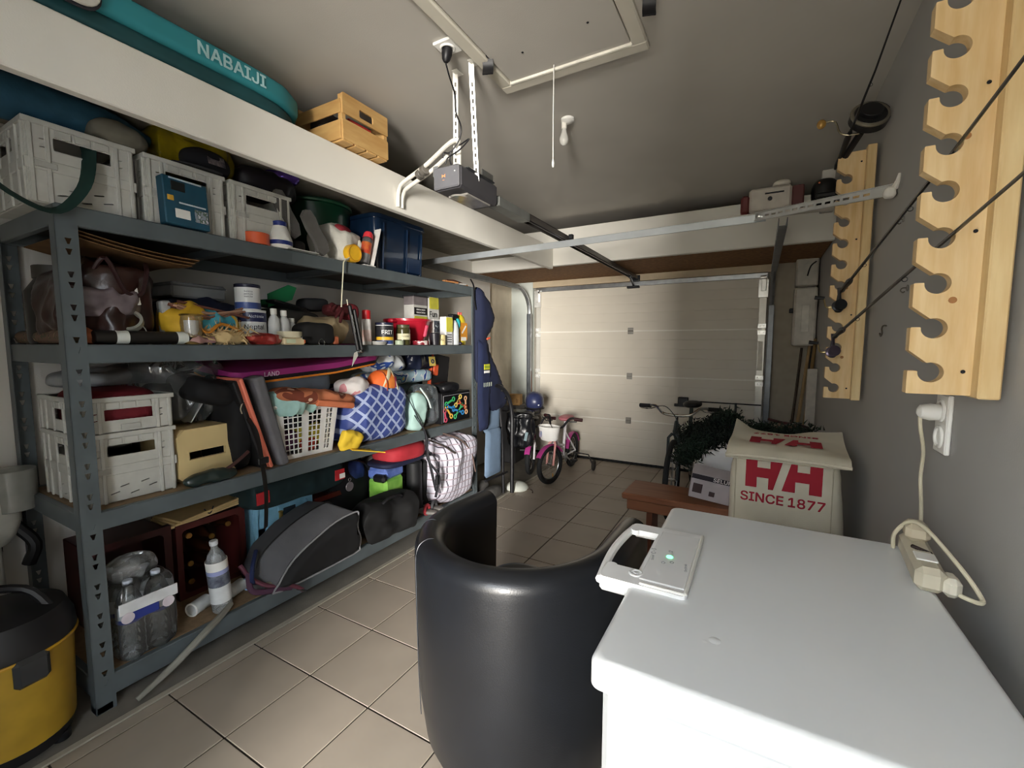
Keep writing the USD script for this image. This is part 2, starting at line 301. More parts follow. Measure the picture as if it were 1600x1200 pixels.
# tracks
def track(x, sgn, name, label, yend):
    t = thing(name, label, 'door track')
    part(t, 'vertical_rail', [BB(x-.025, x+.025, YF-.09, YF-.085, 0.0, 1.72), BB(x-.025, x-.021, YF-.13, YF-.085, 0.0, 1.72), BB(x+.021, x+.025, YF-.13, YF-.085, 0, 1.72)], M('6d7073', .4, .7))
    P = [(x, YF-.107, 1.72)]+[(x, YF-.107-.3*(1-math.cos(a)), 1.72+.29*math.sin(a)) for a in np.linspace(.15, math.pi/2, 8)]
    part(t, 'curved_rail', tube(P, .022, 6), M('85888a', .4, .7))
    part(t, 'horizontal_rail', [BB(x-.022, x+.022, yend, YF-.40, 1.985, 1.99), BB(x-.022, x-.018, yend, YF-.40, 1.985, 2.032), BB(x+.018, x+.022, yend, YF-.40, 1.985, 2.032)], M('7c7f80', .4, .7))
    return t
track(-2.452, 1, 'door_track', 'galvanised garage door track curving up beside the left jamb', 2.86)
track(.082, -1, 'door_track', 'dark garage door track curving up beside the right jamb', 2.86)
cb = thing('support_bar', 'galvanised bar spanning the garage between the door tracks', 'metal bar')
def sl(x): return 2.045+.02*(x+2.4)/2.8
Pb = [(-2.46, 2.85, 2.02), (-.03, 2.85, 2.05)]
def bar(x0, z0, x1, z1, h, d, y):
    m = B(math.hypot(x1-x0, z1-z0), d, h, b=.002); return T(m, ((x0+x1)/2, y, (z0+z1)/2), (0, -math.degrees(math.atan2(z1-z0, x1-x0)), 0))
part(cb, 'angle_bar', [bar(-2.47, 2.006, .0, 2.038, .045, .004, 2.83), bar(-2.47, 2.026, .0, 2.058, .004, .04, 2.85)], M('c0c6ca', .35, .75, var=.08, scale=8))
def along(m, p, q):
    p, q = np.array(p, float), np.array(q, float); x = (q-p)/np.linalg.norm(q-p); y = np.cross([0, 0, 1.0], x); y /= np.linalg.norm(y); z = np.cross(x, y)
    A = np.eye(4); A[:3, 0], A[:3, 1], A[:3, 2], A[:3, 3] = x, y, z, p; m = m.copy(); m.apply_transform(A); return m
SP, SQ = (-.05, 2.815, 2.04), (.428, 2.27, 1.945); SL = float(np.linalg.norm(np.array(SQ)-np.array(SP)))
hs = [sg.box(.07+.045*k, -.005, .10+.045*k, .005) for k in range(13) if .10+.045*k < SL-.02]
part(cb, 'perforated_strap', along(cat([xz(prism(sg.box(0, -.018, SL, .018).difference(sg.MultiPolygon(hs)), .003)), BB(0, SL, -.010, 0, .018, .022, .001), BB(0, SL, -.010, 0, -.022, -.018, .001)]), SP, SQ), M('d6d8d7', .35, .7))
part(cb, 'bolt', along(cyl(.013, .014, 12, (.03, -.004, 0), (90, 0, 0)), SP, SQ), CHROME)
part(cb, 'wall_anchor', [blob(.04, .05, .04, 3, .006, 30, 3, 3, loc=(.418, 2.275, 1.935), flat=False), tube([(.43, 2.265, 1.95), (.434, 2.245, 1.97), (.436, 2.235, 1.995)], [.012, .004], 8)], M('d8d5cd', .8))
# ---------------------------------------------------------------- door opener
op = thing('garage_door_opener', 'black garage door motor hanging from two white straps', 'door opener', (-1.245, 1.79, 2.03))
part(op, 'housing', [B(.145, .32, .1, (0, 0, .052), .012)], M('3b3a3d', .45, var=.05))
part(op, 'front_cover', B(.14, .012, .094, (0, -.162, .052), .005), M('5c5c60', .4))
part(op, 'lens', [B(.11, .2, .01, (0, .02, .0), .004), lathe([(0, 0), (.035, 0), (.04, .006), (.03, .008), (0, .008)], 20, (-.0, -.07, -.012))], M('85827c', .15, var=.2, coat=.5))
part(op, 'emblem', [T(facey(prism([(-.009, -.008), (-.009, .008), (0, .001), (.009, .008), (.009, -.008), (0, -.001)], .001)), (-.012, -.168, .058)), B(.01, .001, .002, (-.012, -.169, .04), .0002)], M('e08a5a', .5))
part(op, 'indicator', cyl(.003, .002, 8, (.05, -.168, .07), (90, 0, 0)), WHITE)
part(op, 'mounting_plate', [BB(.02, .075, -.1, .13, .102, .108), B(.004, .1, .03, (.074, .06, .12))], GALV)
strap_m = M('e4e2da', .4, .2)
for p_, q_ in (((-1.295, 1.765, 2.128), (-1.215, 1.66, 2.53)), ((-1.182, 1.775, 2.10), (-1.115, 1.635, 2.53))):
    p_, q_ = (np.array(v)-np.array((-1.245, 1.79, 2.03)) for v in (p_, q_)); L_ = float(np.linalg.norm(q_-p_))
    pol = sg.box(0, -.011, L_, .011).difference(sg.MultiPolygon([sg.box(.04+.03*k, -.0035, .056+.03*k, .0035) for k in range(12)]))
    part(op, 'strap', [along(prism(pol, .003), p_, q_), B(.03, .05, .004, tuple(q_+np.array([.012, 0, -.004])))], strap_m)
    part(op, 'strap_bolt', along(cyl(.007, .008, 10, (L_*.32, 0, -.003)), p_, q_), CHROME)
rl = thing('opener_rail', 'dark steel opener rail running from the motor to the garage door', 'rail')
part(rl, 'channel', [BB(-1.235, -1.175, 1.96, 4.86, 2.083, 2.088, .001), BB(-1.235, -1.231, 1.96, 4.86, 2.053, 2.088, .001), BB(-1.179, -1.175, 1.96, 4.86, 2.053, 2.088, .001)], M('605b56', .4, .6))
part(rl, 'chain', BB(-1.213, -1.197, 1.96, 4.8, 2.058, 2.07, .002), BLACK)
part(rl, 'front_sleeve', BB(-1.24, -1.17, 1.96, 2.3, 2.04, 2.086, .003), M('8a8c88', .4, .6))
part(rl, 'clip', BB(-1.18, -1.15, 2.9, 2.93, 2.07, 2.1), DARKMETAL)
part(rl, 'wall_bracket', [BB(-1.25, -1.16, 4.83, 4.915, 2.035, 2.045), BB(-1.25, -1.16, 4.905, 4.918, 2.045, 2.1)], DARKMETAL)
part(rl, 'door_arm', [tube([(-1.205, 4.62, 2.05), (-1.205, 4.7, 2.04), (-1.22, 4.87, 1.99)], .012, 6), BB(-1.29, -1.16, 4.865, 4.91, 1.96, 1.985)], DARKMETAL)
# conduit
cp = thing('conduit_pipe', 'white conduit pipe bending along the loft beam to the motor', 'pipe')
cw = M('dcd9cf', .5, var=.05)
part(cp, 'pipe', tube([(-1.752, 1.86, 2.09), (-1.750, 1.86, 2.15), (-1.735, 1.855, 2.185), (-1.69, 1.84, 2.205), (-1.5, 1.79, 2.235), (-1.3, 1.71, 2.262), (-1.235, 1.69, 2.262), (-1.222, 1.69, 2.24), (-1.222, 1.69, 2.12)], .011, 10, 4), cw)
part(cp, 'pipe', tube([(-1.752, 1.89, 2.09), (-1.750, 1.89, 2.14), (-1.73, 1.885, 2.17), (-1.69, 1.87, 2.185), (-1.5, 1.82, 2.212), (-1.34, 1.76, 2.235)], .011, 10, 4), cw)
part(cp, 'clamp', [T(cyl(.025, .03, 14), (-1.525, 1.80, 2.215), (0, 80, -16)), T(cyl(.025, .03, 14), (-1.57, 1.82, 2.21), (0, 80, -16))], M('5a5650', .5))
part(cp, 'tag', B(.03, .006, .05, (-1.42, 1.77, 2.185)), M('6d6f70', .6))
# ceiling socket + cord
so = thing('ceiling_socket', 'square white power socket on the ceiling above the motor', 'socket', (-1.135, 1.5, 2.53), 0)
part(so, 'plate', B(.085, .085, .012, (0, 0, -.007), .003), WHITE); part(so, 'ring', torus(.026, .005, loc=(0, 0, -.014)), WHITE)
pc = thing('power_cord', 'black motor power cord plugged into the ceiling socket', 'cord')
part(pc, 'plug', lathe([(0, 0), (.02, 0), (.021, -.02), (.016, -.04), (.008, -.05), (0, -.05)], 16, (-1.135, 1.5, 2.515), (0, 12, 0)), BLACK)
part(pc, 'cable', tube([(-1.145, 1.5, 2.465), (-1.15, 1.53, 2.43), (-1.175, 1.6, 2.4), (-1.21, 1.655, 2.36), (-1.18, 1.65, 2.29), (-1.20, 1.66, 2.24), (-1.25, 1.66, 2.2), (-1.28, 1.66, 2.205), (-1.29, 1.66, 2.185)], .0035, 6, 5), BLACK)
part(pc, 'cable', tube([(-1.245, 1.66, 2.2), (-1.25, 1.66, 2.17), (-1.235, 1.66, 2.13)], .0035, 6, 5), BLACK)
part(pc, 'cable', tube([(-1.19, 1.65, 2.215), (-1.13, 1.64, 2.225), (-1.19, 1.65, 2.195), (-1.26, 1.66, 2.18), (-1.275, 1.66, 2.155)], .003, 6, 5), BLACK)
for x, y, l in ((-1.03, 1.63, 'black clip on the ceiling beside the white hanging straps'), (-.375, 1.62, 'black clip on the ceiling right of the attic hatch')):
    k = thing('ceiling_clip', l, 'clip', (x, y, 2.53), 20)
    part(k, 'base', B(.05, .025, .012, (0, 0, -.007)), BLACK); part(k, 'tongue', T(sheet(lambda u, v: (.045*(v-.5), .012*math.sin(u*3), -.01-.06*u), 8, 4, .006)), BLACK)
# attic hatch
ha = thing('attic_hatch', 'square attic hatch with raised white frame in the ceiling', 'hatch')
fr = M('cfcabc', .6, var=.03)
hx0, hx1, hy0, hy1, w = -1.085, -.43, 1.06, 1.885, .055
for a in ((hx0, hx1, hy1-w, hy1), (hx0, hx1, hy0, hy0+w), (hx0, hx0+w, hy0+w, hy1-w), (hx1-w, hx1, hy0+w, hy1-w)): part(ha, 'frame', BB(*a, 2.508, 2.532, .005), fr)
part(ha, 'panel', BB(hx0+w+.006, hx1-w-.006, hy0+w+.006, hy1-w-.006, 2.516, 2.532, .002), CEIL)
part(ha, 'inner_bead', [BB(hx0+w, hx1-w, hy1-w-.012, hy1-w, 2.506, 2.53, .002)], M('e6e2d6', .5))
for x, y in ((hx0+.2, hy1-.22), (hx1-.17, hy1-.25)): part(ha, 'screw', cyl(.005, .004, 8, (x, y, 2.513)), DARKMETAL)
pcd = thing('pull_cord', 'thin white pull cord with toggle hanging below the attic hatch', 'pull cord', (-.807, 1.80, 2.10))
part(pcd, 'cord', tube([(0, 0, .43), (-.001, 0, .2), (0, 0, .03)], .0022, 6), WHITE); part(pcd, 'toggle', lathe([(0, 0), (.004, .004), (.006, .02), (.003, .036), (0, .04)], 10, (0, 0, -.002)), WHITE)
bl = thing('light_bulb', 'bare white bulb in a ceiling lamp holder', 'bulb', (-.955, 2.27, 2.53))
part(bl, 'rose', lathe([(0, 0), (.035, 0), (.035, -.012), (.02, -.02), (0, -.02)], 20, (.02, 0, 0)), WHITE)
part(bl, 'holder', lathe([(0, -.01), (.014, -.012), (.014, -.045), (.011, -.048), (0, -.048)], 18), M('e6e3d9', .4))
part(bl, 'bulb', lathe([(0, -.047), (.012, -.048), (.015, -.065), (.023, -.09), (.024, -.105), (.019, -.121), (.008, -.13), (0, -.131)], 22), M('c9c8c2', .2, coat=.6))
# ================================================================ steel shelving
sh = thing('shelving_unit', 'tall dark grey steel shelving with four loaded levels', 'shelf', (0, 0, 0))
Z1, Z2, Z3, Z4 = 1.8065, 1.3414, .7425, .13
SX0, SX1, SY0, SY1 = -2.66, -2.03, .5613, 3.03
def keyholes(h):
    hs = []
    z = .1
    while z < h-.06:
        for dz in (0, .035): hs.append(sg.Polygon([(.022, z+dz+.02), (.04, z+dz+.02), (.036, z+dz+.008), (.034, z+dz), (.028, z+dz), (.026, z+dz+.008)]))
        z += .11
    return sg.box(0, 0, .058, h).difference(sg.MultiPolygon(hs))
def upright(x, y, sx, sy):
    a = yz(prism(keyholes(1.8), .003)); 
    if sy < 0: a.vertices[:, 1] *= -1
    a.apply_translation((x-(.003 if sx > 0 else 0), y, 0)); a.fix_normals()
    b = BB(min(x, x-sx*.05), max(x, x-sx*.05), min(y, y+sy*.003), max(y, y+sy*.003), 0, 1.8, .001)
    return [a, b]
for x, sx in ((SX1, 1), (SX0, -1)):
    for y, sy in ((SY0, 1), (SY1, -1)):
        part(sh, 'upright', upright(x, y, sx, sy), STEEL)
        part(sh, 'foot', BB(x-(.05 if sx > 0 else 0), x+(0 if sx > 0 else .05), y-(0 if sy > 0 else .05), y+(.05 if sy > 0 else 0), -.0, .03, .003), RUBBER)
for z in (Z1, Z2, Z3, Z4):
    h = .082 if z == Z4 else .068
    for x in (SX1-.016, SX0+.016):
        part(sh, 'beam', [BB(x-.014, x+.014, SY0+.004, SY1-.004, z-h, z-.001, .004)], STEEL)
    for y in (SY0+.016, SY1-.016): part(sh, 'end_beam', BB(SX0+.03, SX1-.03, y-.012, y+.012, z-h, z-.001, .003), STEEL)
    part(sh, 'shelf_board', BB(SX0+.03, SX1-.03, SY0+.028, SY1-.028, z-.014, z-.0015, .002), M('8a7358', .85, var=.15, scale=40) if z < Z1 else M('3c3934', .85))
    for k in range(1, 4): part(sh, 'support_bar', BB(SX0+.03, SX1-.03, SY0+(SY1-SY0)*k/4-.02, SY0+(SY1-SY0)*k/4+.02, z-.05, z-.015, .003), M('444a4d', .5))
# ================================================================ chest freezer
FW = M('c6c9cc', .28, var=.02, scale=2, coat=.3); FWL = M('dddfe0', .3, var=.02, scale=2, coat=.25)
fz = thing('chest_freezer', 'white chest freezer with grey control handle on its lid', 'freezer', (0, 0, 0))
part(fz, 'body', [BB(-.205, .34, .672, 1.43, .04, .775, .012), BB(-.19, .33, .69, 1.41, 0, .05, .004)], FW)
lid = trimesh.creation.box((1, 1, 1)); 
def rbox(x0, x1, y0, y1, z0, z1, rc, re, n=6):
    """box with rounded plan corners and rounded top edge"""
    P = sg.box(x0+rc, y0+rc, x1-rc, y1-rc).buffer(rc, quad_segs=8); layers = [(z0, 0)]+[(z1-re+re*math.sin(a), re*(1-math.cos(a))) for a in np.linspace(0, math.pi/2, n)]
    rings = []
    for z, ins in layers:
        c = np.array(P.exterior.coords)[:-1]; q = np.array([(x0+x1)/2, (y0+y1)/2]); s = np.array([(x1-x0)/2, (y1-y0)/2])
        rings.append(np.c_[q+(c-q)*(1-ins/s), np.full(len(c), z)])
    k = len(rings[0]); V = np.vstack(rings+[[[*q, z0]], [[*q, z1]]]); F = []
    for i in range(len(rings)-1):
        for j in range(k): a, b = i*k+j, i*k+(j+1) % k; F += [[a, b, b+k], [a, b+k, a+k]]
    o = len(rings)*k
    for j in range(k): F += [[o, (j+1) % k, j], [o+1, (len(rings)-1)*k+j, (len(rings)-1)*k+(j+1) % k]]
    m = trimesh.Trimesh(V, F, process=False); m.fix_normals(); return m
part(fz, 'gasket', BB(-.203, .338, .674, 1.428, .775, .785, .003), M('b9bbbd', .6))
part(fz, 'lid', rbox(-.222, .345, .652, 1.442, .783, .832, .022, .014), FWL)
part(fz, 'dent', [lathe([(0, 0), (.012, 0), (.005, .0015), (0, .002)], 14, (-.045, .80, .8316)), lathe([(0, 0), (.006, 0), (0, .001)], 10, (-.06, .79, .8318))], FWL)
hd = part(fz, 'control_handle', None or prism(sg.box(-.285, .90, -.105, 1.225).difference(sg.box(-.262, .965, -.212, 1.18)).buffer(-.012).buffer(.012), .013, loc=(0, 0, .827)), M('e4e4e4', .35, var=.02))
part(hd, 'grip_lip', [tube([(-.284, .905, .828), (-.294, 1.0, .830), (-.296, 1.07, .831), (-.292, 1.15, .830), (-.284, 1.22, .828)], .010, 8, 4), BB(-.285, -.222, .9, .915, .805, .833, .006), BB(-.285, -.222, 1.21, 1.225, .805, .833, .006)], M('ededec', .35, var=.02))
part(hd, 'control_panel', BB(-.205, -.112, .925, 1.2, .838, .8425, .002), M('dddddd', .3, var=.02))
part(hd, 'panel_rim', [BB(-.112, -.105, .905, 1.222, .836, .8445, .003), BB(-.2, -.108, .903, .909, .836, .844, .002)], WHITE)
part(hd, 'power_light', cyl(.0075, .003, 14, (-.163, 1.055, .8418)), M('52e894', .4, emit=4.0), 'lit green power light')
part(hd, 'lock_button', [torus(.013, .003, loc=(-.215, .945, .8405)), cyl(.006, .004, 12, (-.215, .945, .8395))], M('cfcfcf', .3))
sy = M('8e9092', .6)
for x, y, s in ((-.205, 1.07, 'C-3'), (-.203, 1.035, 'Sensor'), (-.128, 1.02, 'Electronic')): part(hd, 'printed_mark', T(txt(s, .011 if len(s) < 4 else .006, .0004), (x+.008, y, .8425), (0, 0, 98)), sy)
for x, y in ((-.17, 1.085), (-.158, 1.03), (-.175, 1.02)): part(hd, 'printed_symbol', torus(.004, .0009, 12, 5, (x+.004, y, .8427)), sy)
# ================================================================ tub armchair (back towards the viewer)
LEA = M('14161a', .33, var=.12, scale=6, bump=.10, bscale=260, coat=.12)
ac = thing('tub_armchair', 'black leather tub armchair with its curved back to the viewer', 'armchair', (-.69, 1.33, 0), 0)
def chair_shell():
    """horseshoe wall: open to +y, thick rolled rim, bottom tapering in"""
    W, D, t = .328, .385, .09; n = 72
    path = []
    for i in range(n+1):
        a = math.pi*(1.0+i/n); path.append((W*math.cos(a), D*math.sin(a)*.92))
    path = [(-W, .25*(1-k/8)) for k in range(8)]+path+[(W, .25*(k+1)/8) for k in range(8)]
    P = np.array(path); tg = np.gradient(P, axis=0); tg /= np.linalg.norm(tg, axis=1, keepdims=True); N = np.c_[tg[:, 1], -tg[:, 0]]
    prof = []
    for j, y in enumerate(P[:, 1]):
        h = .725-.02*max(0, (y+.0)/.34)**1.5*(1 if y > 0 else 0)
        pr = [(-.005, .02), (.012, .06), (.03, .2), (.038, .4), (.04, .55), (.04, h-.07)]
        R = t/2+.006; c = (.04-R, h-R)
        pr = pr+[(c[0]+R*math.cos(a), c[1]+R*math.sin(a)) for a in np.linspace(.1, math.pi-.1, 12)]+[(c[0]-R+.002, h-.1), (c[0]-R+.008, .3)]
        prof.append(pr)
    prof = np.array(prof); m, k = prof.shape[:2]; V = np.array([[P[i, 0]+N[i, 0]*o, P[i, 1]+N[i, 1]*o, z] for i in range(m) for o, z in prof[i]]); F = []
    for i in range(m-1):
        for j in range(k): a, b = i*k+j, i*k+(j+1) % k; F += [[a, b, b+k], [a, b+k, a+k]]
    for e in (0, m-1):
        c = len(V); V = np.vstack([V, V[e*k:(e+1)*k].mean(0)]); F += [[c, e*k+(j+1) % k, e*k+j] if e == 0 else [c, e*k+j, e*k+(j+1) % k] for j in range(k)]
    r = trimesh.Trimesh(V, F, process=False); r.fix_normals(); return r
part(ac, 'back', chair_shell(), LEA, smooth=60)
part(ac, 'seat', rbox(-.26, .26, -.29, .3, .16, .42, .12, .05), LEA)
part(ac, 'seat_base', rbox(-.25, .25, -.31, .29, .03, .2, .14, .01), LEA)
SEAM = M('2a2d31', .4)
for ang in (205, 232):
    a = math.radians(ang); q = lambda r, z: ((.328+r-.37)*math.cos(a), (.385*.92+r-.37)*math.sin(a), z-.01)
    part(ac, 'seam', tube([q(.318, .60), q(.314, .66), q(.326, .712), q(.362, .7365), q(.397, .722), q(.410, .68), q(.4105, .6), q(.4085, .35), q(.402, .15)], .0016, 5, 4), SEAM)
for x, y in ((-.2, -.18), (.2, -.18), (-.2, .22), (.2, .22)): part(ac, 'foot', cyl(.025, .035, 14, (x, y, 0)), BLACK)
# ================================================================ rod racks
def rack(name, label, y, zb, zt, n, z0, pitch):
    """upright notched board standing out from the wall, backed by a plank on the wall"""
    t = thing(name, label, 'rod rack')
    pol = sg.box(0, zb, .104, zt)
    cut = []
    p = pitch
    for k in range(n):
        z = z0+p*k
        cut.append(sg.Point(.0386, z).buffer(.0215, quad_segs=10))
        cut.append(sg.Polygon([(-.01, z+.56*p), (0, z+.50*p), (.033, z+.2*p), (.0386, z+.2*p), (.0386, z+.03*p), (-.01, z+.03*p)]))
    for c in cut: pol = pol.difference(c)
    if pol.geom_type != 'Polygon': pol = max(pol.geoms, key=lambda g: g.area)
    pol = pol.buffer(-.002).buffer(.002)
    m = xz(prism(pol, .028)); m.apply_translation((.286, y+.028, 0)); m = T(m, (0, 0, 0))
    part(t, 'notched_board', m, PINE)
    part(t, 'backing_plank', BB(.39, .425, y-.034, y+.05, zb-.004, zt+.01, .003), M('e0c897', .55, stretch=(3, 3, .35), scale=14, h2='d0b07c', bump=.08))
    for z in np.linspace(zb+.05, zt-.05, 4): part(t, 'screw', cyl(.004, .003, 8, (.375, y-.0005, z), (90, 0, 0)), DARKMETAL)
    for z in (zb+.2, zb+.53): part(t, 'knot', T(cyl(.007, .0006, 12), (.35, y+.0002, z), (90, 0, 0)), M('9a6a3c', .6))
    return t
rack('rod_rack', 'notched pine rod rack nearest the viewer on the right wall', 1.27, 1.236, 2.2, 9, 1.283, .0945)
rack('rod_rack', 'notched pine rod rack farther along the wall behind the fishing reels', 2.64, 1.085, 2.24, 11, 1.135, .0985)
def rod(label, P0, P1, P2, big, group=None):
    """rod along the wall: butt P0, P1 tip direction; reel under the handle"""
    t = thing('fishing_rod', label, 'fishing rod')
    P0, P1, P2 = map(np.array, (P0, P1, P2)); d = (P1-P0)/np.linalg.norm(P1-P0)
    part(t, 'handle', tube([P0-d*.0, P0+d*.03, P0+d*.09, P0+d*.2, P0+d*.24], [.006, .011, .009, .013, .008], 10), BLACK)
    part(t, 'blank', tube([P0+d*.2, P1, P2], [.006, .0036, .0016], 8), M('202022', .25))
    for s in (.5, 1.05): part(t, 'guide', [torus(.006, .001, 14, 5, tuple(P0+d*s+np.array([0, 0, -.010])), (90, 0, 0)), tube([P0+d*s, P0+d*s+np.array([0, 0, -.006])], .0015, 5)], DARKMETAL)
    return t, d
r1, d1 = rod('black fishing rod with open reel in the upper notch of the far rack', (.325, 2.6, 1.595), (.332, 1.27, 1.741), (.34, .4, 1.87), 0)
def reel(t, c, s, body, wound):
    c = np.array(c)
    part(t, 'reel_foot', [tube([c+np.array([.0, 0, .075*s]), c+np.array([0, 0, .045*s]), c], [.01*s, .007*s, .012*s], 8)], body)
    part(t, 'reel_body', blob(.035*s, .05*s, .04*s, 2.4, .0, 1, 1, 2, loc=tuple(c-np.array([0, 0, .02*s])), flat=False), body)
    part(t, 'spool', T(lathe([(0, 0), (.026, 0), (.026, .005), (.019, .008), (.019, .024), (.026, .027), (.024, .034), (0, .036)], 20), tuple(c+np.array([-.005, -.02*s, -.012*s])), (75, 0, 15), s), wound)
    part(t, 'crank', [tube([c+np.array([-.01, .01, -.01])*s, c+np.array([-.045, .012, -.012])*s, c+np.array([-.055, .0, .012])*s, c+np.array([-.058, 0, .03])*s], .004*s, 7, 4)], M('a89870', .3, .7))
    part(t, 'crank_knob', tube([c+np.array([-.056, 0, .03])*s, c+np.array([-.095, 0, .035])*s], [.007*s, .009*s], 10), BLACK)
reel(r1, (.316, 2.575, 1.535), 1.0, BLACK, M('2e3134', .3, .5))
r2, d2 = rod('black fishing rod with purple-tinged reel in the lower notch of the far rack', (.308, 2.6, 1.38), (.338, 1.27, 1.569), (.34, .4, 1.67), 0)
reel(r2, (.303, 2.575, 1.322), 1.0, M('2a2430', .35), M('5b5160', .25, .6))
r3, d3 = rod('thick black fishing rod rising to the ceiling from the big reel', (.285, 2.72, 2.20), (.335, 2.2, 2.372), (.34, 1.45, 2.47), 1)
c3 = np.array((.368, 2.52, 2.315))
part(r3, 'reel_body', T(cyl(.072, .045, 30), tuple(c3), (62, 0, 12)), M('1c1c1d', .4)); part(r3, 'reel_rim', T(torus(.066, .008, 30, 8), tuple(c3+np.array([.004, -.036, .016])), (62, 0, 12)), M('8d8778', .3, .6)); part(r3, 'spool', T(cyl(.042, .02, 26), tuple(c3+np.array([.003, -.04, .02])), (62, 0, 12)), BLACK)
part(r3, 'reel_seat', tube([(.312, 2.64, 2.225), (.33, 2.58, 2.25), (.35, 2.53, 2.28)], .014, 8, 3), BLACK)
part(r3, 'crank', tube([(.34, 2.5, 2.265), (.30, 2.5, 2.268), (.27, 2.5, 2.285), (.25, 2.5, 2.335), (.215, 2.5, 2.34)], .004, 6, 4), M('9b917a', .25, .9)); part(r3, 'crank_knob', blob(.036, .03, .04, 2, 0, 1, 1, 3, loc=(.20, 2.5, 2.335), flat=False), M('a27d3f', .3, .3))
for y, z, l in ((2.02, 1.54, 'small grey screw hook on the right wall above the lower rod'), (1.85, 1.64, 'small grey screw hook on the right wall below the upper rod'), (2.14, 1.80, 'small grey screw hook high on the right wall left of the near rack')):
    h = thing('screw_hook', l, 'hook', (.44, y, z)); part(h, 'plug', cyl(.011, .004, 14, (0, 0, 0), (0, -90, 0)), M('77746e', .6)); part(h, 'hook', tube([(0, 0, 0), (-.015, 0, 0), (-.02, 0, -.008), (-.014, 0, -.015), (-.008, 0, -.012)], .0022, 6, 4), M('6a655c', .4, .5))
h = thing('screw_hook', 'open dark screw hook between the two lower fishing rods beside the far rack', 'hook', (.44, 2.28, 1.42)); part(h, 'hook', tube([(0, 0, 0), (-.012, -.01, .0), (-.02, -.03, -.012), (-.02, -.04, -.03), (-.02, -.02, -.042), (-.02, 0, -.03)], .003, 6, 4), M('5a544c', .4, .6))
# wall socket, plug and extension lead
ws = thing('wall_socket', 'white double wall socket under the near rod rack', 'socket', (.44, 1.56, 1.135))
part(ws, 'plate', B(.012, .085, .155, (-.007, 0, 0), .003), WHITE); part(ws, 'socket_ring', T(torus(.026, .005), (-.014, .0, .035), (0, 90, 0)), WHITE); part(ws, 'socket_ring', T(torus(.026, .005), (-.014, 0, -.035), (0, 90, 0)), WHITE)
ex = thing('extension_lead', 'white extension socket block with its cable lying on the freezer edge by the wall', 'extension lead')
part(ex, 'plug', lathe([(0, 0), (.021, 0), (.023, .02), (.018, .04), (.008, .046), (0, .046)], 18, (.424, 1.56, 1.165), (0, -90, 0)), WHITE)
part(ex, 'cable', tube([(.385, 1.56, 1.16), (.388, 1.56, 1.12), (.408, 1.60, 1.05), (.412, 1.62, .97), (.405, 1.57, .91), (.395, 1.52, .855), (.37, 1.44, .845)], .0045, 8, 5), M('cfc7ae', .5))
blk = M('c5bda8', .5, var=.08)
part(ex, 'block', T(B(.05, .23, .052, b=.012), (.338, 1.285, .859), (0, 0, -5)), blk)
part(ex, 'socket_face', T(B(.036, .045, .004, b=.002), (.333, 1.235, .886), (0, 0, -5)), WHITE)
part(ex, 'inserted_plug', T(B(.045, .06, .04, b=.01), (.345, 1.355, .903), (0, 0, -5)), M('b8ad96', .5))
part(ex, 'slot', T(B(.038, .006, .008, b=.002), (.336, 1.275, .886), (0, 18, -5)), M('2b1f1b', .5))
part(ex, 'end_plug', T(B(.03, .05, .04, b=.01), (.362, 1.19, .853), (0, 0, -5)), M('d9d3c2', .5))
part(ex, 'cable', tube([(.315, 1.40, .836), (.312, 1.38, .88), (.33, 1.345, .925), (.35, 1.30, .925), (.385, 1.22, .88), (.405, 1.185, .845), (.40, 1.165, .838), (.375, 1.17, .842), (.355, 1.18, .85)], .0045, 8, 5), M('cfc7ae', .5))
# ================================================================ canvas log bag with red print
CANV = M('d6ceb9', .85, var=.07, scale=6, bump=.3, bscale=350); RED = M('a51f30', .75, var=.05)
hb = thing('canvas_bag', 'large cream canvas bag with red HH print behind the freezer', 'bag', (.135, 2.62, 0), -3)
bm = blob(.46, .44, .83, 8, .006, 5, 4, 5, fold=.2); v = bm.vertices; v[:, 0] += .022*np.sin(np.clip(v[:, 2]/.7, 0, 1)*math.pi)*np.sign(v[:, 0])*(v[:, 0] > 0); part(hb, 'body', bm, CANV)
fl = sheet(lambda u, w: (-.245+.50*u, -.243+.50*w, .835+.02*(meshkit.noise(np.array([[u*4, w*4, 0]]))[0]-.5)+.075*max(0, w-.55)**1.3*(abs(u-.5)*2)**2+.02*w+.03*(max(0, .15-u)/.15)*w-.03*max(0, .1-w)/.1), 22, 22, .006)
part(hb, 'lid', fl, CANV)
part(hb, 'lid_hem', tube([(-.246, -.244, .805), (-.1, -.246, .812), (.1, -.246, .812), (.255, -.244, .805)], .008, 8, 4), CANV)
# printed marks on the front
def hh(s, sl=.22):
    a = [(0, 0), (.30, 0), (.30, .36), (.72, .36), (.60+.0, 0), (.85, 0), (1.06, 1), (.74, 1), (.74, .64), (.30, .64), (.30, 1), (0, 1)]
    a = [(0, 0), (.33, 0), (.33, .34), (.66, .34), (.66, -.02), (.80, -.02), (1.06, 1), (.70, 1), (.70, .66), (.33, .66), (.33, 1), (0, 1)]
    b = [(2.10-x, 1-y) for x, y in a]
    return [prism([(x*s, y*s*1.02) for x, y in q], .0012) for q in (a, b)]
FY = -.222
part(hb, 'red_emblem', [T(facey(m), (-.155, FY+.0, .655)) for m in hh(.147)], RED)
for w_, x_ in (('SINCE', -.083), ('1877', .098)): part(hb, 'red_word', T(facey(txt(w_, .043, .0012, True)), (x_, FY+.0, .585)), RED)
part(hb, 'lid_emblem', [T(m, (.155, .05, .853), (0, 0, 180)) for m in hh(.147)], RED)
part(hb, 'lid_lettering', T(txt('SINCE 1877', .036, .0012, True), (.0, .13, .862), (0, 0, 180)), RED)
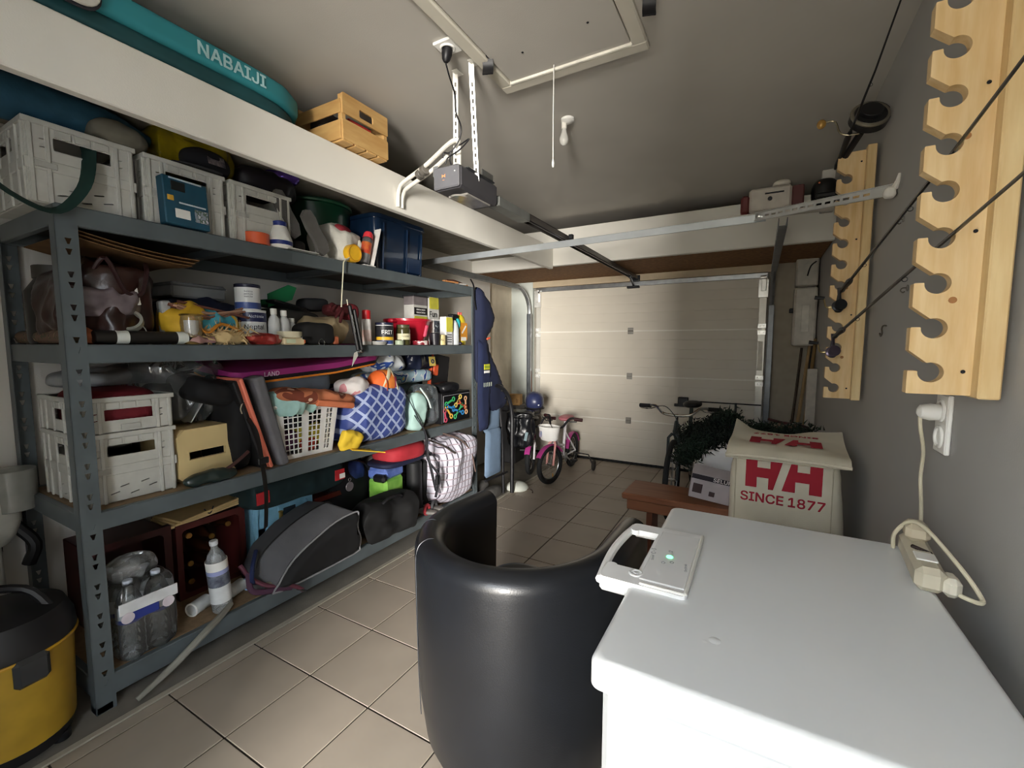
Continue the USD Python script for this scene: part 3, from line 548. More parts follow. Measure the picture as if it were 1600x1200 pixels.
for x in (.192, -.2): part(hb, 'seam', tube([(x, -.222, .05), (x+.003, -.224, .4), (x, -.222, .8)], .0025, 5), M('bdb49c', .8))
# ================================================================ bench, garland, boxes, adult bicycle at the far right
TER = M('8f5d40', .45, var=.12, scale=5, stretch=(.4, 4, 4), h2='7b4a30')
be = thing('wooden_bench', 'reddish-brown wooden bench between armchair and canvas bag', 'bench', (-.40, 2.83, 0), -1)
part(be, 'seat_plank', BB(-.31, .33, -.155, .155, .385, .425, .008), TER); part(be, 'edge_board', BB(-.28, .33, -.14, -.11, .32, .386, .004), TER)
for x in (-.17, .25):
    part(be, 'leg', prism([(-.10, 0), (-.03, 0), (0, .04), (.03, 0), (.10, 0), (.075, .385), (-.075, .385)], .035, loc=(x+.0, 0, 0), rot=(90, 0, 90)), M('6c3c26', .5, var=.1))
wb2 = thing('foam_box', 'white foam box beside the canvas bag under the green garland', 'box', (-.225, 3.2, 0), 12)
part(wb2, 'box', rbox(-.12, .12, -.16, .14, .0, .70, .02, .015), M('e6e4e2', .7, var=.04)); part(wb2, 'lid', rbox(-.125, .125, -.165, .145, .66, .73, .02, .012), M('eceae8', .7, var=.04))
cb2 = thing('printed_carton', 'grey printed appliance carton in front of the white foam box', 'carton', (-.225, 2.76, .426), 6)
part(cb2, 'box', T(B(.22, .12, .16, (0, 0, .10), .003), (0, .03, .01), (14, 8, 0)), M('b5adb0', .6, var=.1, scale=9))
part(cb2, 'printed_panel', [T(B(.22, .003, .03, (0, -.062, .165), .001), (0, .03, .01), (14, 8, 0))], M('2c2830', .5))
part(cb2, 'printed_picture', T(B(.05, .003, .06, (-.07, -.0625, .09), .001), (0, .03, .01), (14, 8, 0)), M('473a3c', .5))
part(cb2, 'printed_name', T(T(facey(txt('SELUP', .022, .0008, True)), (.05, -.0635, .156)), (0, .03, .01), (14, 8, 0)), M('dcd6d4', .5))
GR = [M('101d15', .8, var=.3), M('172a1c', .8, var=.3)]
ga = thing('green_garland', 'dark green artificial fir garland heaped over the boxes', 'garland', (0, 0, 0))
def needles(pth, n, L, seed, flare=.04):
    g = np.random.default_rng(seed); P = crv(pth, 8); out = []
    for i in range(n):
        p = P[g.integers(len(P))]+g.normal(0, flare*.35, 3); d = g.normal(0, 1, 3); d /= np.linalg.norm(d); q = p+d*L*g.uniform(.6, 1.2); s = np.cross(d, g.normal(0, 1, 3)); s = s/np.linalg.norm(s)*.005; w = np.cross(d, s)
        out.append((np.array([p+s, p-s*.5+w, p-s*.5-w, q]), np.array([[0, 1, 3], [1, 2, 3], [2, 0, 3], [0, 2, 1]])))
    V = np.vstack([a for a, _ in out]); F = np.vstack([f+4*i for i, (_, f) in enumerate(out)]); return trimesh.Trimesh(V, F, process=False)
paths = [[(-.43, 3.1, .58), (-.40, 3.2, .66), (-.38, 3.15, .76), (-.30, 3.1, .79), (-.20, 3.1, .77)], [(-.20, 3.2, .77), (-.18, 3.2, .86), (-.13, 3.2, .84), (-.10, 3.2, .78), (-.14, 3.15, .72)], [(-.34, 3.1, .72), (-.28, 3.0, .75), (-.2, 3.0, .76), (-.12, 3.1, .80)], [(-.08, 3.2, .78), (.0, 3.2, .80), (.06, 3.2, .79), (.2, 3.2, .80), (.3, 3.2, .80)], [(-.28, 3.2, .78), (-.22, 3.2, .84), (-.15, 3.25, .86)], [(-.40, 3.0, .62), (-.34, 2.96, .68), (-.30, 2.96, .74)]]
for i, p in enumerate(paths):
    b = part(ga, 'branch', tube(p, .022, 6, 4), GR[0]); part(b, 'needles', needles(p, 1300, .036, i, .075), GR[i % 2], kind='stuff')
def wheel(R, r, n=14, rim=None):
    return {'tyre': torus(R-r, r, 40, 10, rot=(0, 90, 0)), 'rim': torus(R-2*r-.004, .006, 36, 6, rot=(0, 90, 0)), 'spokes': cat([tube([(0, .012*math.cos(a), .012*math.sin(a)), (0, (R-2*r-.004)*math.cos(a+.2), (R-2*r-.004)*math.sin(a+.2))], .0014, 4) for a in np.linspace(0, 2*math.pi, n, endpoint=False)]), 'hub': cyl(.014, .06, 12, (-.03, 0, 0), (0, 90, 0))}
def bicycle(label, loc, rz, R, wb, tyre, frame, fork, fender, bars, seat, basket=None, adult=False, steer=0, bell=False):
    """local: forward = -y; front axle at y=0"""
    t = thing('bicycle', label, 'bicycle', loc, rz)
    r = .02 if adult else .024; W = wheel(R, r, 18)
    S = lambda m: T(T(m, (0, 0, 0), (0, 0, steer)), (0, 0, 0))
    fm = part(t, 'front_wheel', S(T(W['tyre'], (0, 0, R))), tyre)
    for k, mt in (('rim', GALV), ('spokes', GALV), ('hub', CHROME)): part(fm, k, S(T(W[k], (0, 0, R))), mt)
    rm = part(t, 'rear_wheel', T(W['tyre'], (0, wb, R)), tyre)
    for k, mt in (('rim', GALV), ('spokes', GALV), ('hub', CHROME)): part(rm, k, T(W[k], (0, wb, R)), mt)
    hz = 2*R+(.12 if not adult else .12); hy = .10*(wb/.7)
    part(t, 'fork', [S(tube([(s*.04, 0, R), (s*.04, .03, 2*R+.01), (s*.015, .05, 2*R+.04)], .011, 8)) for s in (-1, 1)]+[S(tube([(0, .05, 2*R+.03), (0, hy, hz)], .016, 8))], fork)
    bb = (0, wb*.56, R*.95); st = (0, wb*.66, hz+.05)
    part(t, 'frame', [tube([(0, .06, 2*R+.06), (0, wb*.3, R*1.35), bb], .02, 10, 4), tube([(0, hy*.9, hz-.02), (0, wb*.35, R*1.8), (0, wb*.58, R*1.6)], .014, 8, 4), tube([bb, st], .016, 8)]+[tube([bb, (s*.04, wb, R)], .009, 6) for s in (-1, 1)]+[tube([(0, wb*.63, hz-.05), (s*.04, wb, R)], .009, 6) for s in (-1, 1)], frame)
    part(t, 'crank', [cyl(.05 if not adult else .08, .006, 20, (.03, bb[1], bb[2]), (0, 90, 0)), tube([(.045, bb[1], bb[2]), (.05, bb[1]+.09, bb[2]-.05)], .008, 6), tube([(-.04, bb[1], bb[2]), (-.05, bb[1]-.09, bb[2]+.05)], .008, 6)], M('bfc0c0', .35, .7))
    for s, dy, dz in ((1, .09, -.05), (-1, -.09, .05)): part(t, 'pedal', B(.07, .06, .02, (s*.09, bb[1]+dy, bb[2]+dz)), BLACK)
    part(t, 'saddle', blob(.15, .24, .06, 2.4, .0, 1, 2, 3, loc=(0, wb*.7, hz+.05)), seat)
    if fender is not None:
        for y0, sg_, nmn in ((0, 1, 'front_mudguard'), (wb, 0, 'rear_mudguard')):
            A = np.linspace(math.radians(20), math.radians(165), 14) if sg_ == 0 else np.linspace(math.radians(30), math.radians(150), 12)
            m = sheet(lambda u, v: (.055*(v-.5), -math.cos(A[0]+(A[-1]-A[0])*u)*(R+.018)*-1, R+(R+.018-.02*abs(v-.5))*math.sin(A[0]+(A[-1]-A[0])*u)), 14, 5, .003)
            part(t, nmn, T(S(m) if sg_ else m, (0, y0, 0)), fender)
    bw = .21 if not adult else .29; bz = hz+(.13 if not adult else .1)
    part(t, 'stem', S(tube([(0, hy, hz-.01), (0, hy+.01, hz+.06)], .012, 8)), bars)
    part(t, 'handlebar', S(tube([(-bw, hy+.1, bz), (-bw*.6, hy+.05, bz+.01), (-bw*.35, hy, hz+.06), (0, hy-.005, hz+.05), (bw*.35, hy, hz+.06), (bw*.6, hy+.05, bz+.01), (bw, hy+.1, bz)], .011, 8, 4)), bars)
    for s in (-1, 1):
        g = part(t, 'grip', S(tube([(s*bw*.75, hy+.072, bz+.005), (s*(bw+.02), hy+.105, bz)], .017, 10)), M('3a1518', .6) if not adult else BLACK)
        part(t, 'brake_lever', S(tube([(s*bw*.6, hy+.03, bz), (s*bw*.75, hy+.0, bz-.01), (s*(bw), hy+.04, bz-.01)], .005, 6, 3)), CHROME if adult else BLACK)
    part(t, 'brake_cable', S(tube([(-bw*.6, hy+.04, bz+.01), (-.06, hy-.08, bz+.02), (.02, hy-.06, hz), (0, .03, 2*R+.02)], .003, 5, 5)), BLACK)
    if basket is not None:
        m = trimesh.creation.revolve(np.array([(0, 0), (.085, 0), (.095, .02), (.115, .13), (.12, .135), (.112, .135), (.09, .02), (0, .008)]), sections=30); m.vertices[:, 1] *= .72
        b = part(t, 'basket', S(T(m, (0, hy-.115, hz-.06))), basket); part(b, 'round_sticker', S(T(cyl(.032, .004, 18), (-.045, hy-.187, hz+.0), (82, 0, -28))), M('c9a7c2', .5, h2='8fb6cf', scale=30))
    return t
PINKW = M('e9e6ea', .35, var=.03); PINK = M('e7a59f', .4, var=.06); MAG = M('ad3d83', .4, var=.1)
b2 = bicycle("white and pink child's bicycle with white basket, nearest the garage door", (-1.72, 3.83, 0), 4, .188, .70, RUBBER, PINKW, PINK, MAG, BLACK, M('b26a72', .5), WHITE, steer=-18)
part(b2, 'wheel_reflector', [B(.006, .012, .04, (.02, .03, .08)), ], M('e8a52a', .3)); part(b2, 'front_reflector', B(.03, .01, .02, (-.02, -.07, .345)), M('e8c02a', .3))
part(b2, 'training_wheel', [T(torus(.045, .014, 20, 8), (.27, .62, .06), (0, 90, 0)), T(cyl(.03, .01, 14), (.265, .62, .06), (0, 90, 0)), tube([(.03, .66, .17), (.2, .66, .16), (.26, .62, .06)], .008, 6)], M('2a2624', .6, h2='4a4642'))
b1 = bicycle("white and magenta child's bicycle half hidden beside the black helmet bag", (-2.03, 4.02, 0), 24, .16, .6, RUBBER, PINKW, PINKW, M('b8408e', .35, var=.1), BLACK, BLACK, steer=-10)
ab = bicycle("black adult bicycle with chrome handlebar behind the bench", (-.545, 3.5, 0), -4, .31, .98, RUBBER, M('2f3a35', .4), M('30383a', .35), None, CHROME, BLACK, adult=True, steer=4)
# helmets and bags around the children's bikes
hg = thing('helmet', 'dark blue bicycle helmet on top of the black bag by the left jamb', 'helmet', (-2.03, 4.12, .66), 20)
hm = blob(.19, .24, .2, 2.3, .006, 8, 5, 4); part(hg, 'shell', hm, M('2a3050', .35, var=.15)); part(hg, 'rim', T(torus(.095, .01, 28, 6), (0, 0, .03)), BLACK); part(hg, 'logo', T(cyl(.008, .004, 10), (.05, -.105, .07), (75, 0, 20)), WHITE)
part(hg, 'strap', tube([(.07, -.08, .03), (.06, -.12, -.01), (.0, -.13, -.02), (-.06, -.1, .02)], .006, 6, 4), BLACK)
hb3 = thing('pannier_bag', 'shiny black pannier bag piled on the hidden bicycle', 'bag', (-2.06, 3.86, .33), 15)
part(hb3, 'body', blob(.26, .2, .34, 4, .03, 9, 6, 4, fold=.6), M('141519', .3, var=.3, bump=.2)); part(cb2, 'printed_symbol', T(B(.03, .003, .03, (0.01, -.0625, .07), .001), (0, .03, .01), (14, 8, 0)), M('473a3c', .5))
part(hb3, 'flap', blob(.27, .21, .08, 4, .02, 10, 7, 4, loc=(0, 0, .28)), M('101114', .25, var=.2)); part(hb3, 'reflective_patch', T(B(.03, .004, .09, b=.002), (.08, -.105, .12), (0, 12, 0)), M('7b8f95', .3, .3)); 
for x in (-.07, .02): part(hb3, 'buckle', B(.02, .012, .03, (x, -.11, .26)), M('6b6d70', .3, .5))
ca = thing('cardboard_box', 'small brown cardboard box left of the dark blue helmet', 'box', (-2.43, 4.42, .66), 12)
part(ca, 'box', B(.14, .12, .12, (0, 0, .06), .002), M('a5804f', .8, var=.08)); part(ca, 'tape_mark', [B(.008, .002, .05, (.035, -.061, .05), .0005), B(.008, .002, .04, (.05, -.061, .05), .0005)], M('6b4a28', .8)); 
ca2 = thing('storage_box', 'dark grey storage box with lid standing under the small cardboard box', 'box', (-2.50, 4.42, 0), 4)
part(ca2, 'box', B(.26, .26, .60, (0, 0, .30), .008), M('29292b', .6, var=.1)); part(ca2, 'lid', B(.28, .28, .06, (0, 0, .63), .01), M('333337', .5))
solo('thin_cane', 'thin brown cane standing behind the dark blue helmet', 'stick', tube([(0, 0, 0), (-.01, .02, .5), (-.04, .05, 1.06)], [.006, .005, .003], 7, 3), M('5a3b2c', .7), (-2.15, 4.3, 0))
lb = thing('lamp_base', 'domed white lamp base on the floor beside the black tube frame', 'base', (-1.93, 3.55, 0))
part(lb, 'base', lathe([(0, 0), (.105, 0), (.11, .012), (.10, .035), (.07, .055), (.02, .065), (0, .066)], 32), M('d9ddd4', .4, var=.04)); part(lb, 'cable', tube([(.1, 0, .01), (.15, .01, .006), (.19, -.05, .005), (.2, -.08, .02)], .004, 6, 4), M('4a3c32', .7))
# corner tools on the far right
for k, (a, b, r_, l) in enumerate((((.25, 4.6, 0), (.40, 4.78, 1.42), .016, 'pale wooden broom handle leaning left in the corner by the garage door'), ((.31, 4.5, 0), (.43, 4.72, 1.40), .017, 'brown wooden spade handle leaning right in the corner by the garage door'), ((.23, 4.75, 0), (.34, 4.86, 1.32), .013, 'thin dark stick behind the two wooden handles'))):
    solo(('broom', 'spade', 'garden_cane')[k], l, ('broom', 'spade', 'cane')[k], tube([a, (np.array(a)+np.array(b))/2+np.array([.01, 0, 0]), b], [r_, r_*.9, r_*.8], 10, 3), M(('9a8058', '7d6238', '3c2e20')[k], .6, var=.15, stretch=(4, 4, .4)))
solo('white_board', 'narrow white board standing upright in the far right corner', 'board', BB(-.035, .035, -.01, .01, 0, 1.15, .003), M('b9b3a8', .6), (.392, 4.4, 0), 10)
gt = thing('garden_shears', 'reddish garden shears lying on the clutter in the far corner', 'shears', (.22, 4.3, .69), 0)
part(gt, 'handle', tube([(-.13, 0, .03), (-.05, -.01, .012), (.04, 0, -.0)], .011, 8, 3), M('4a211d', .6)); part(gt, 'handle', tube([(.16, -.02, -.02), (.08, 0, -.0), (.02, 0, 0)], .011, 8, 3), M('3a2320', .6)); part(gt, 'blade', tube([(-.02, -.06, -.01), (.05, -.04, .01), (.11, 0, .018)], .006, 6, 2), CHROME)
solo('clutter_sack', 'brown sack under the garden shears in the far corner', 'sack', blob(.3, .3, .68, 4, .04, 5, 9, 4, fold=.5), M('6f5644', .85, var=.15), (.24, 4.3, 0))
mb = thing('meter_box', 'tall grey-white meter cabinet on the wall right of the garage door', 'cabinet', (.345, 4.905, 1.34))
part(mb, 'upper_cover', BB(-.085, .085, -.14, 0.012, .53, .80, .012), M('b5b0a4', .5)); part(mb, 'lower_cover', BB(-.09, .085, -.17, .012, 0, .52, .015), M('c3beb3', .45)); part(mb, 'inner_panel', BB(-.03, .03, -.175, -.165, .12, .36, .003), M('cfcbc0', .4)); part(mb, 'wire', tube([(0, -.14, .62), (.02, -.155, .70), (.06, -.15, .74)], .006, 6, 4), BLACK); part(mb, 'latch', BB(-.12, -.085, -.1, -.05, .30, .34, .006), BLACK)
# things stored on the tracks, far right
solo('storage_plank', 'narrow white strip on the support bar carrying the case and black helmet', 'strip', BB(-.2, .42, 2.872, 2.96, 2.062, 2.076, .002), M('cfcac0', .7))
fb = thing('storage_case', 'white and maroon case stored above the support bar near the ceiling', 'case', (.015, 2.925, 2.077))
part(fb, 'body', B(.205, .12, .13, (0, 0, .065), .012), M('a9a298', .5)); part(fb, 'end_cap', B(.045, .12, .10, (-.12, 0, .05), .012), M('57201f', .5)); part(fb, 'end_cap', B(.055, .12, .12, (.13, 0, .06), .006), M('4a1d1d', .5)); part(fb, 'knob', cyl(.011, .01, 12, (.0, -.06, .065), (90, 0, 0)), DARKMETAL); part(fb, 'dome', blob(.09, .1, .045, 2.2, 0, 1, 1, 3, loc=(.055, 0, .126)), M('b7b0a5', .5)); part(fb, 'vent', B(.09, .004, .008, (.02, -.061, .095), .001), DARKMETAL)
hk = thing('black_helmet', 'round black helmet stored beside the maroon case near the ceiling', 'helmet', (.265, 2.915, 2.077)); part(hk, 'shell', blob(.12, .13, .14, 2.6, 0, 1, 1, 4), M('101012', .3)); part(hk, 'visor', B(.09, .02, .03, (0, -.065, .04), .008), BLACK); part(hk, 'lamp', cyl(.005, .004, 10, (-.03, -.06, .108), (90, 0, 0)), M('d9744e', .4))
solo('white_carton', 'white carton standing behind the round black helmet', 'carton', B(.06, .04, .22, (0, 0, .11), .003), M('b3b0a8', .7), (.285, 2.985, 2.062))
# ================================================================ things on the shelves
# folding crates: front faces +x; local origin at bottom centre
def make_crate(label, loc, H=.265, W=.29, D=.4, mat=CRATEGREY, group=None):
    t = thing('folding_crate', label, 'crate', loc, 0, group)
    b0 = H-.15; zb = H-.185 if H > .2 else 0
    def face(w, n):
        p = sg.box(-w/2, .004, w/2, H-.004)
        holes = [sg.box(-.072, H-.085, .072, H-.05).buffer(.003)] if n else []
        if H > .2:
            for u, v in ((-.06, .035), (0, .025), (.06, .04), (-.03, .058), (.035, .062)): holes.append(T2(sg.box(-.014, -.002, .014, .002), u, v, 12))
        for u in (-w/2+.04, w/2-.04):
            for v in (H-.06, H-.085): holes.append(T2(sg.box(-.009, -.0018, .009, .0018), u, v, 8))
        return p.difference(sg.MultiPolygon([h for h in holes if h.geom_type == 'Polygon']))
    from shapely import affinity
    globals()['T2'] = lambda g, u, v, r: affinity.translate(affinity.rotate(g, r), u, v)
    ms = []
    for w, off, rot in ((W-.012, D/2-.006, 0), (W-.012, D/2-.006, 180), (D-.012, W/2-.006, -90), (D-.012, W/2-.006, 90)):
        m = yz(prism(face(w, True), .004)); m.apply_translation((off, 0, 0)); ms.append(T(m, (0, 0, 0), (0, 0, rot)))
    part(t, 'shell', ms+[BB(-D/2+.006, D/2-.006, -W/2+.006, W/2-.006, 0, .006)], mat, smooth=False)
    def ring(z0, z1, ex, nmn):
        part(t, nmn, [BB(D/2-.006, D/2+ex, -W/2-ex, W/2+ex, z0, z1, .002), BB(-D/2-ex, -D/2+.006, -W/2-ex, W/2+ex, z0, z1, .002), BB(-D/2, D/2, W/2-.006, W/2+ex, z0, z1, .002), BB(-D/2, D/2, -W/2-ex, -W/2+.006, z0, z1, .002)], mat)
    ring(H-.018, H, .004, 'rim')
    if H > .2: ring(H-.16, H-.125, .002, 'middle_band')
    for s in (-1, 1):
        for u in (W/2-.014, W/2-.055): part(t, 'rib', BB(D/2-.004, D/2+.004, s*u-.006, s*u+.006, .0, H-.016, .002), mat)
        for u in (D/2-.016, D/2-.07, .05): part(t, 'rib', BB(s*u-.006, s*u+.006, -W/2-.004, -W/2+.004, .0, H-.016, .002), mat)
    for k in (-1, 0, 1): part(t, 'grip_block', BB(D/2-.004, D/2+.003, k*.05-.021, k*.05+.021, H-.044, H-.02, .002), mat)
    for k in (-1, 0, 1): part(t, 'side_block', BB(k*.05-.021, k*.05+.021, -W/2-.003, -W/2+.004, H-.044, H-.02, .002), mat)
    part(t, 'label_holder', BB(D/2, D/2+.005, -W/2+.02, -W/2+.075, H-.152, H-.132, .001) if H > .2 else BB(D/2, D/2+.005, -.03, .03, .01, .03, .001), M('aeada6', .5))
    return t
c0 = make_crate('pale grey folding crate under the dark blue bag at the top shelf left end', (-2.28, .665, Z1))
dup(c0, (-2.28, .985, Z1), 0, 'pale grey folding crate on the top shelf behind the hanging blue package')
dup(c0, (-2.28, 1.30, Z1), 0, 'pale grey folding crate on the top shelf right behind the orange tape roll')
dup(c0, (-2.31, .75, Z3), 0, 'pale grey folding crate at the bottom of the third-shelf stack')
c1 = make_crate('pale grey folding crate with red cloth behind its slot, topmost on the third shelf', (-2.31, .75, Z3+.266), H=.135)
solo('red_cloth', 'dark red cloth packed in the topmost crate of the third shelf', 'cloth', blob(.36, .24, .15, 5, .01, 6, 3, 4, fold=.3), M('6c1620', .8, var=.15, bump=.3), (-2.31, .75, Z3+.275))
solo('grey_sheet', 'grey crumpled plastic sheet lying behind the red cloth', 'plastic sheet', blob(.2, .3, .06, 3, .03, 8, 4, 4, fold=.8), M('87898a', .3, var=.2), (-2.42, .78, Z3+.43))
# ---------------- top shelf
bg = thing('board_bag', 'long dark blue padded bag lying on the crates of the top shelf', 'bag', (0, 0, 0))
DB = M('234d63', .8, var=.2, bump=.2)
part(bg, 'bag', tube([(-2.22, -.5, 2.14), (-2.2, 0, 2.148), (-2.18, .5, 2.149), (-2.17, .75, 2.149), (-2.18, .9, 2.152)], [.05, .072, .075, .075, .058, .02], 16, 4), DB)
part(bg, 'strap', tube([(-2.2, .2, 2.06), (-2.02, .36, 1.9), (-2.0, .46, 1.80), (-2.0, .56, 1.77), (-2.02, .64, 1.87), (-2.08, .68, 2.0), (-2.16, .70, 2.07)], .022, 8, 5, flat=.18), M('14322c', .8, var=.2), 'dark green hanging strap')
solo('grey_rag', 'grey rag lying on top of the leftmost crate', 'rag', blob(.16, .16, .07, 2.5, .02, 9, 8, 4, fold=.6), M('6a675c', .9, var=.2), (-2.13, .78, 2.072))
solo('yellow_bag', 'shiny olive-yellow plastic bag squeezed between crates and loft', 'plastic bag', blob(.26, .34, .15, 3, .03, 9, 11, 5, fold=.9), M('8a7a12', .15, var=.25, bump=.4, bscale=40), (-2.26, 1.06, 2.073))
cp1 = thing('cap', 'dark cap with pale print lying on the middle crate of the top shelf', 'cap', (-2.16, 1.09, 2.072)); part(cp1, 'crown', blob(.17, .2, .11, 2.3, .008, 8, 12, 4, fold=.3), M('17181f', .8, var=.2)); part(cp1, 'brim', T(prism(sg.Point(0, 0).buffer(.09), .005), (.05, -.05, .01), (0, 12, 0)), M('15161b', .8)); part(cp1, 'printed_patch', T(B(.003, .07, .045, b=.001), (.085, .01, .055), (0, -18, 0)), M('8c7f80', .7, h2='3a3a40', scale=60))
bp = thing('blue_package', 'dark teal product package hanging on the middle crate of the top shelf', 'package', (-2.045, .955, Z1+.004), 4)
part(bp, 'box', T(B(.045, .165, .185, (0, 0, .0925), .004), (0, 0, 0), (0, -4, 0)), M('1f4c60', .45, var=.1)); part(bp, 'handle_window', T(B(.004, .05, .035, (.024, -.03, .15), .001), rot=(0, -4, 0)), M('1d2020', .5)); part(bp, 'white_picture', T(B(.004, .055, .036, (.024, -.02, .045), .0018), rot=(0, -4, 0)), WHITE); part(bp, 'yellow_mark', T(B(.004, .022, .02, (.024, -.06, .10), .001), rot=(0, -4, 0)), M('d6a53a', .5))
for z, w, y in ((.178, .12, .0), (.088, .1, .02)): part(bp, 'white_stripe', T(B(.003, w, .006, (.0235, y, z), .0005), rot=(0, -4, 0)), M('c6d3da', .5))
part(bp, 'printed_photo', T(B(.004, .05, .05, (.024, .05, .05), .001), rot=(0, -4, 0)), spots('8e97a3', ('5a6b60', 'c7c9d0'), 60))
ot = thing('tape_roll', 'orange adhesive tape roll lying on the top shelf', 'tape roll', (-2.085, 1.265, Z1)); part(ot, 'tape', lathe([(.038, 0), (.056, 0), (.056, .052), (.038, .052), (.038, 0)], 30), M('d9603a', .4)); part(ot, 'core', lathe([(.034, .001), (.038, .001), (.038, .051), (.034, .051), (.034, .001)], 30), M('b5946a', .8))
bt = thing('white_bottle', 'white plastic bottle with navy bands on the top shelf beside the orange tape', 'bottle', (-2.075, 1.378, Z1)); part(bt, 'body', lathe([(0, 0), (.052, 0), (.055, .006), (.055, .045), (.04, .085), (.03, .115), (.03, .13), (0, .13)], 28), WHITE); part(bt, 'navy_band', lathe([(.0555, .018), (.0562, .02), (.0562, .036), (.0545, .038)], 28), M('202f72', .4)); part(bt, 'navy_cap', lathe([(0, .131), (.031, .131), (.031, .108), (.0315, .106), (.0325, .13), (.02, .136), (0, .136)], 24), M('22337c', .35))
solo('metal_tray', 'pale metal strip under the white bottle on the top shelf', 'strip', BB(-.04, .05, -.06, .1, 0, .005, .001), M('c9cac6', .4, .4), (-2.05, 1.44, Z1))
sole = lambda: prism([(0, 0), (.045, .01), (.06, .06), (.05, .13), (.055, .18), (.045, .225), (.015, .235), (-.015, .215), (-.02, .15), (-.012, .08), (-.02, .03)], .022)
FELT = M('5c5a57', .95, var=.12, bump=.4, bscale=200)
for (loc, rot, l) in (((-2.10, 1.46, 1.875), (26, 0, 0), 'grey felt shoe sole leaning beside the rightmost crate'), ((-2.06, 1.60, 1.812), (30, 0, 0), 'grey felt shoe sole leaning in front of the rolled white bag')):
    s_ = thing('shoe_sole', l, 'sole', loc); part(s_, 'sole', T(yz(sole()), (0, 0, 0), rot), FELT)
solo('grey_boot', 'dark grey rubber boot behind the two felt soles', 'boot', [blob(.11, .11, .24, 3, .01, 8, 21, 4), blob(.24, .1, .09, 3, .008, 8, 22, 4, loc=(.07, 0, 0))], M('2b2b2c', .6, var=.2), (-2.3, 1.52, Z1))
wbg = thing('rolled_bag', 'rolled white bag with dark red print on the top shelf', 'bag', (-2.2, 1.80, Z1)); part(wbg, 'body', blob(.22, .24, .215, 2.6, .03, 8, 31, 5, fold=.7), M('cfcdc3', .75, var=.06, bump=.2)); part(wbg, 'red_print', T(blob(.07, .13, .05, 2.4, .012, 12, 32, 4), (.05, -.0, .175), (0, 35, 20)), M('8a2530', .7)); part(wbg, 'twist', tube([(.06, .08, .06), (.1, .1, .1), (.11, .08, .15)], [.03, .022, .01], 8, 4), M('c9c6ba', .8))
ms_ = thing('tape_measure', 'yellow round measuring tape with a white ribbon pulled out over the shelf edge', 'tape measure', (-2.04, 1.79, Z1)); part(ms_, 'case', T(cyl(.05, .04, 28), (-.02, 0, .051), (0, 90, 0)), M('e2b02a', .35)); part(ms_, 'rim', T(torus(.044, .006, 28, 8), (.018, .0, .051), (0, 90, 0)), M('c28d1d', .4)); part(ms_, 'ribbon', tube([(.02, -.04, .02), (.035, -.09, -.01), (.037, -.10, -.06), (.037, -.12, -.26)], .0035, 6, 3), M('d8d6bb', .5)); part(ms_, 'tab', B(.03, .03, .006, (.0, -.05, .01)), WHITE)
sc1 = thing('spray_can', 'black spray can with red cap tilted against the blue bin', 'spray can', (-2.07, 1.895, Z1)); ro = (14, 0, 0)
for nm_, m, mt in (('can', lathe([(0, .004), (.029, .004), (.03, .01), (.03, .15), (.022, .165), (0, .165)], 22, (0, 0, 0)), M('2c2a2b', .3, var=.3, h2='8d8d8d', scale=9)), ('cap', lathe([(0, .2), (.02, .198), (.028, .185), (.03, .162), (.0, .162)], 22), M('d63a44', .4)), ('label', lathe([(.0302, .06), (.0306, .06), (.0306, .13), (.0302, .13)], 22), M('c0702f', .4, h2='b02a2a', scale=30))): part(sc1, nm_, T(m, (0, .0, .012), (-ro[0]*1, 0, 0)), mt)
wf2 = thing('white_bracket', 'white angled card leaning between spray can and blue bin', 'card', (-2.06, 1.985, Z1)); part(wf2, 'card', [T(B(.05, .006, .24, b=.001), (0, -.01, .12), (-16, 0, 0)), B(.05, .09, .005, (0, -.07, .003), .001)], M('d6d5d0', .5))
bb_ = thing('storage_bin', 'glossy dark blue plastic storage bin at the right of the top shelf', 'bin', (-2.27, 2.24, Z1))
def bin_(sx, sy, h): 
    m = rbox(-sx/2, sx/2, -sy/2, sy/2, 0, h, .05, .006); v = m.vertices; k = .90+.10*v[:, 2]/h; v[:, 0] *= k; v[:, 1] *= k; return m
BL = M('11233a', .16, var=.1, coat=.6); part(bb_, 'body', bin_(.38, .47, .325), BL); part(bb_, 'rim', rbox(-.2, .2, -.245, .245, .318, .345, .055, .008), BL)
for y in (-.17, .04, .18): part(bb_, 'corner_rib', T(B(.012, .016, .30, (.182, y, .155), .005), rot=(0, 3.2, 0)), BL)
part(bb_, 'moulded_panel', T(B(.006, .12, .1, (.184, .11, .08), .003), rot=(0, 3.2, 0)), M('182c48', .2, coat=.5))
gb = thing('green_bucket', 'dark green plastic tub behind the rolled white bag under the loft', 'tub', (-2.44, 1.86, Z1)); part(gb, 'body', lathe([(0, 0), (.15, 0), (.205, .36), (.215, .365), (.215, .385), (.2, .385), (.195, .37), (.145, .01), (0, .01)], 36), M('0d3d2a', .3, var=.3, scale=6)); part(gb, 'rim', torus(.208, .010, 36, 8, (0, 0, .375)), M('24553c', .4))
solo('dark_red_bundle', 'dark red bundle between the boot and the green tub', 'bundle', blob(.18, .13, .3, 3, .02, 7, 41, 4, fold=.5), M('3a1214', .6, var=.3), (-2.5, 1.60, Z1))
pf = thing('purple_bag', 'dark bag with a shiny purple foil top above the rightmost crate', 'bag', (-2.26, 1.40, 2.073)); part(pf, 'bag', blob(.22, .34, .13, 3, .02, 8, 42, 4, fold=.5), M('17131c', .5)); part(pf, 'foil', blob(.12, .16, .04, 2.5, .02, 16, 43, 4, fold=.9, loc=(.03, .09, .11)), M('7a5cc8', .15, .6, var=.3))
fr_ = thing('folding_rule', 'brown and white folding rule lying on the right end of the top shelf', 'rule', (-2.09, 2.83, Z1))
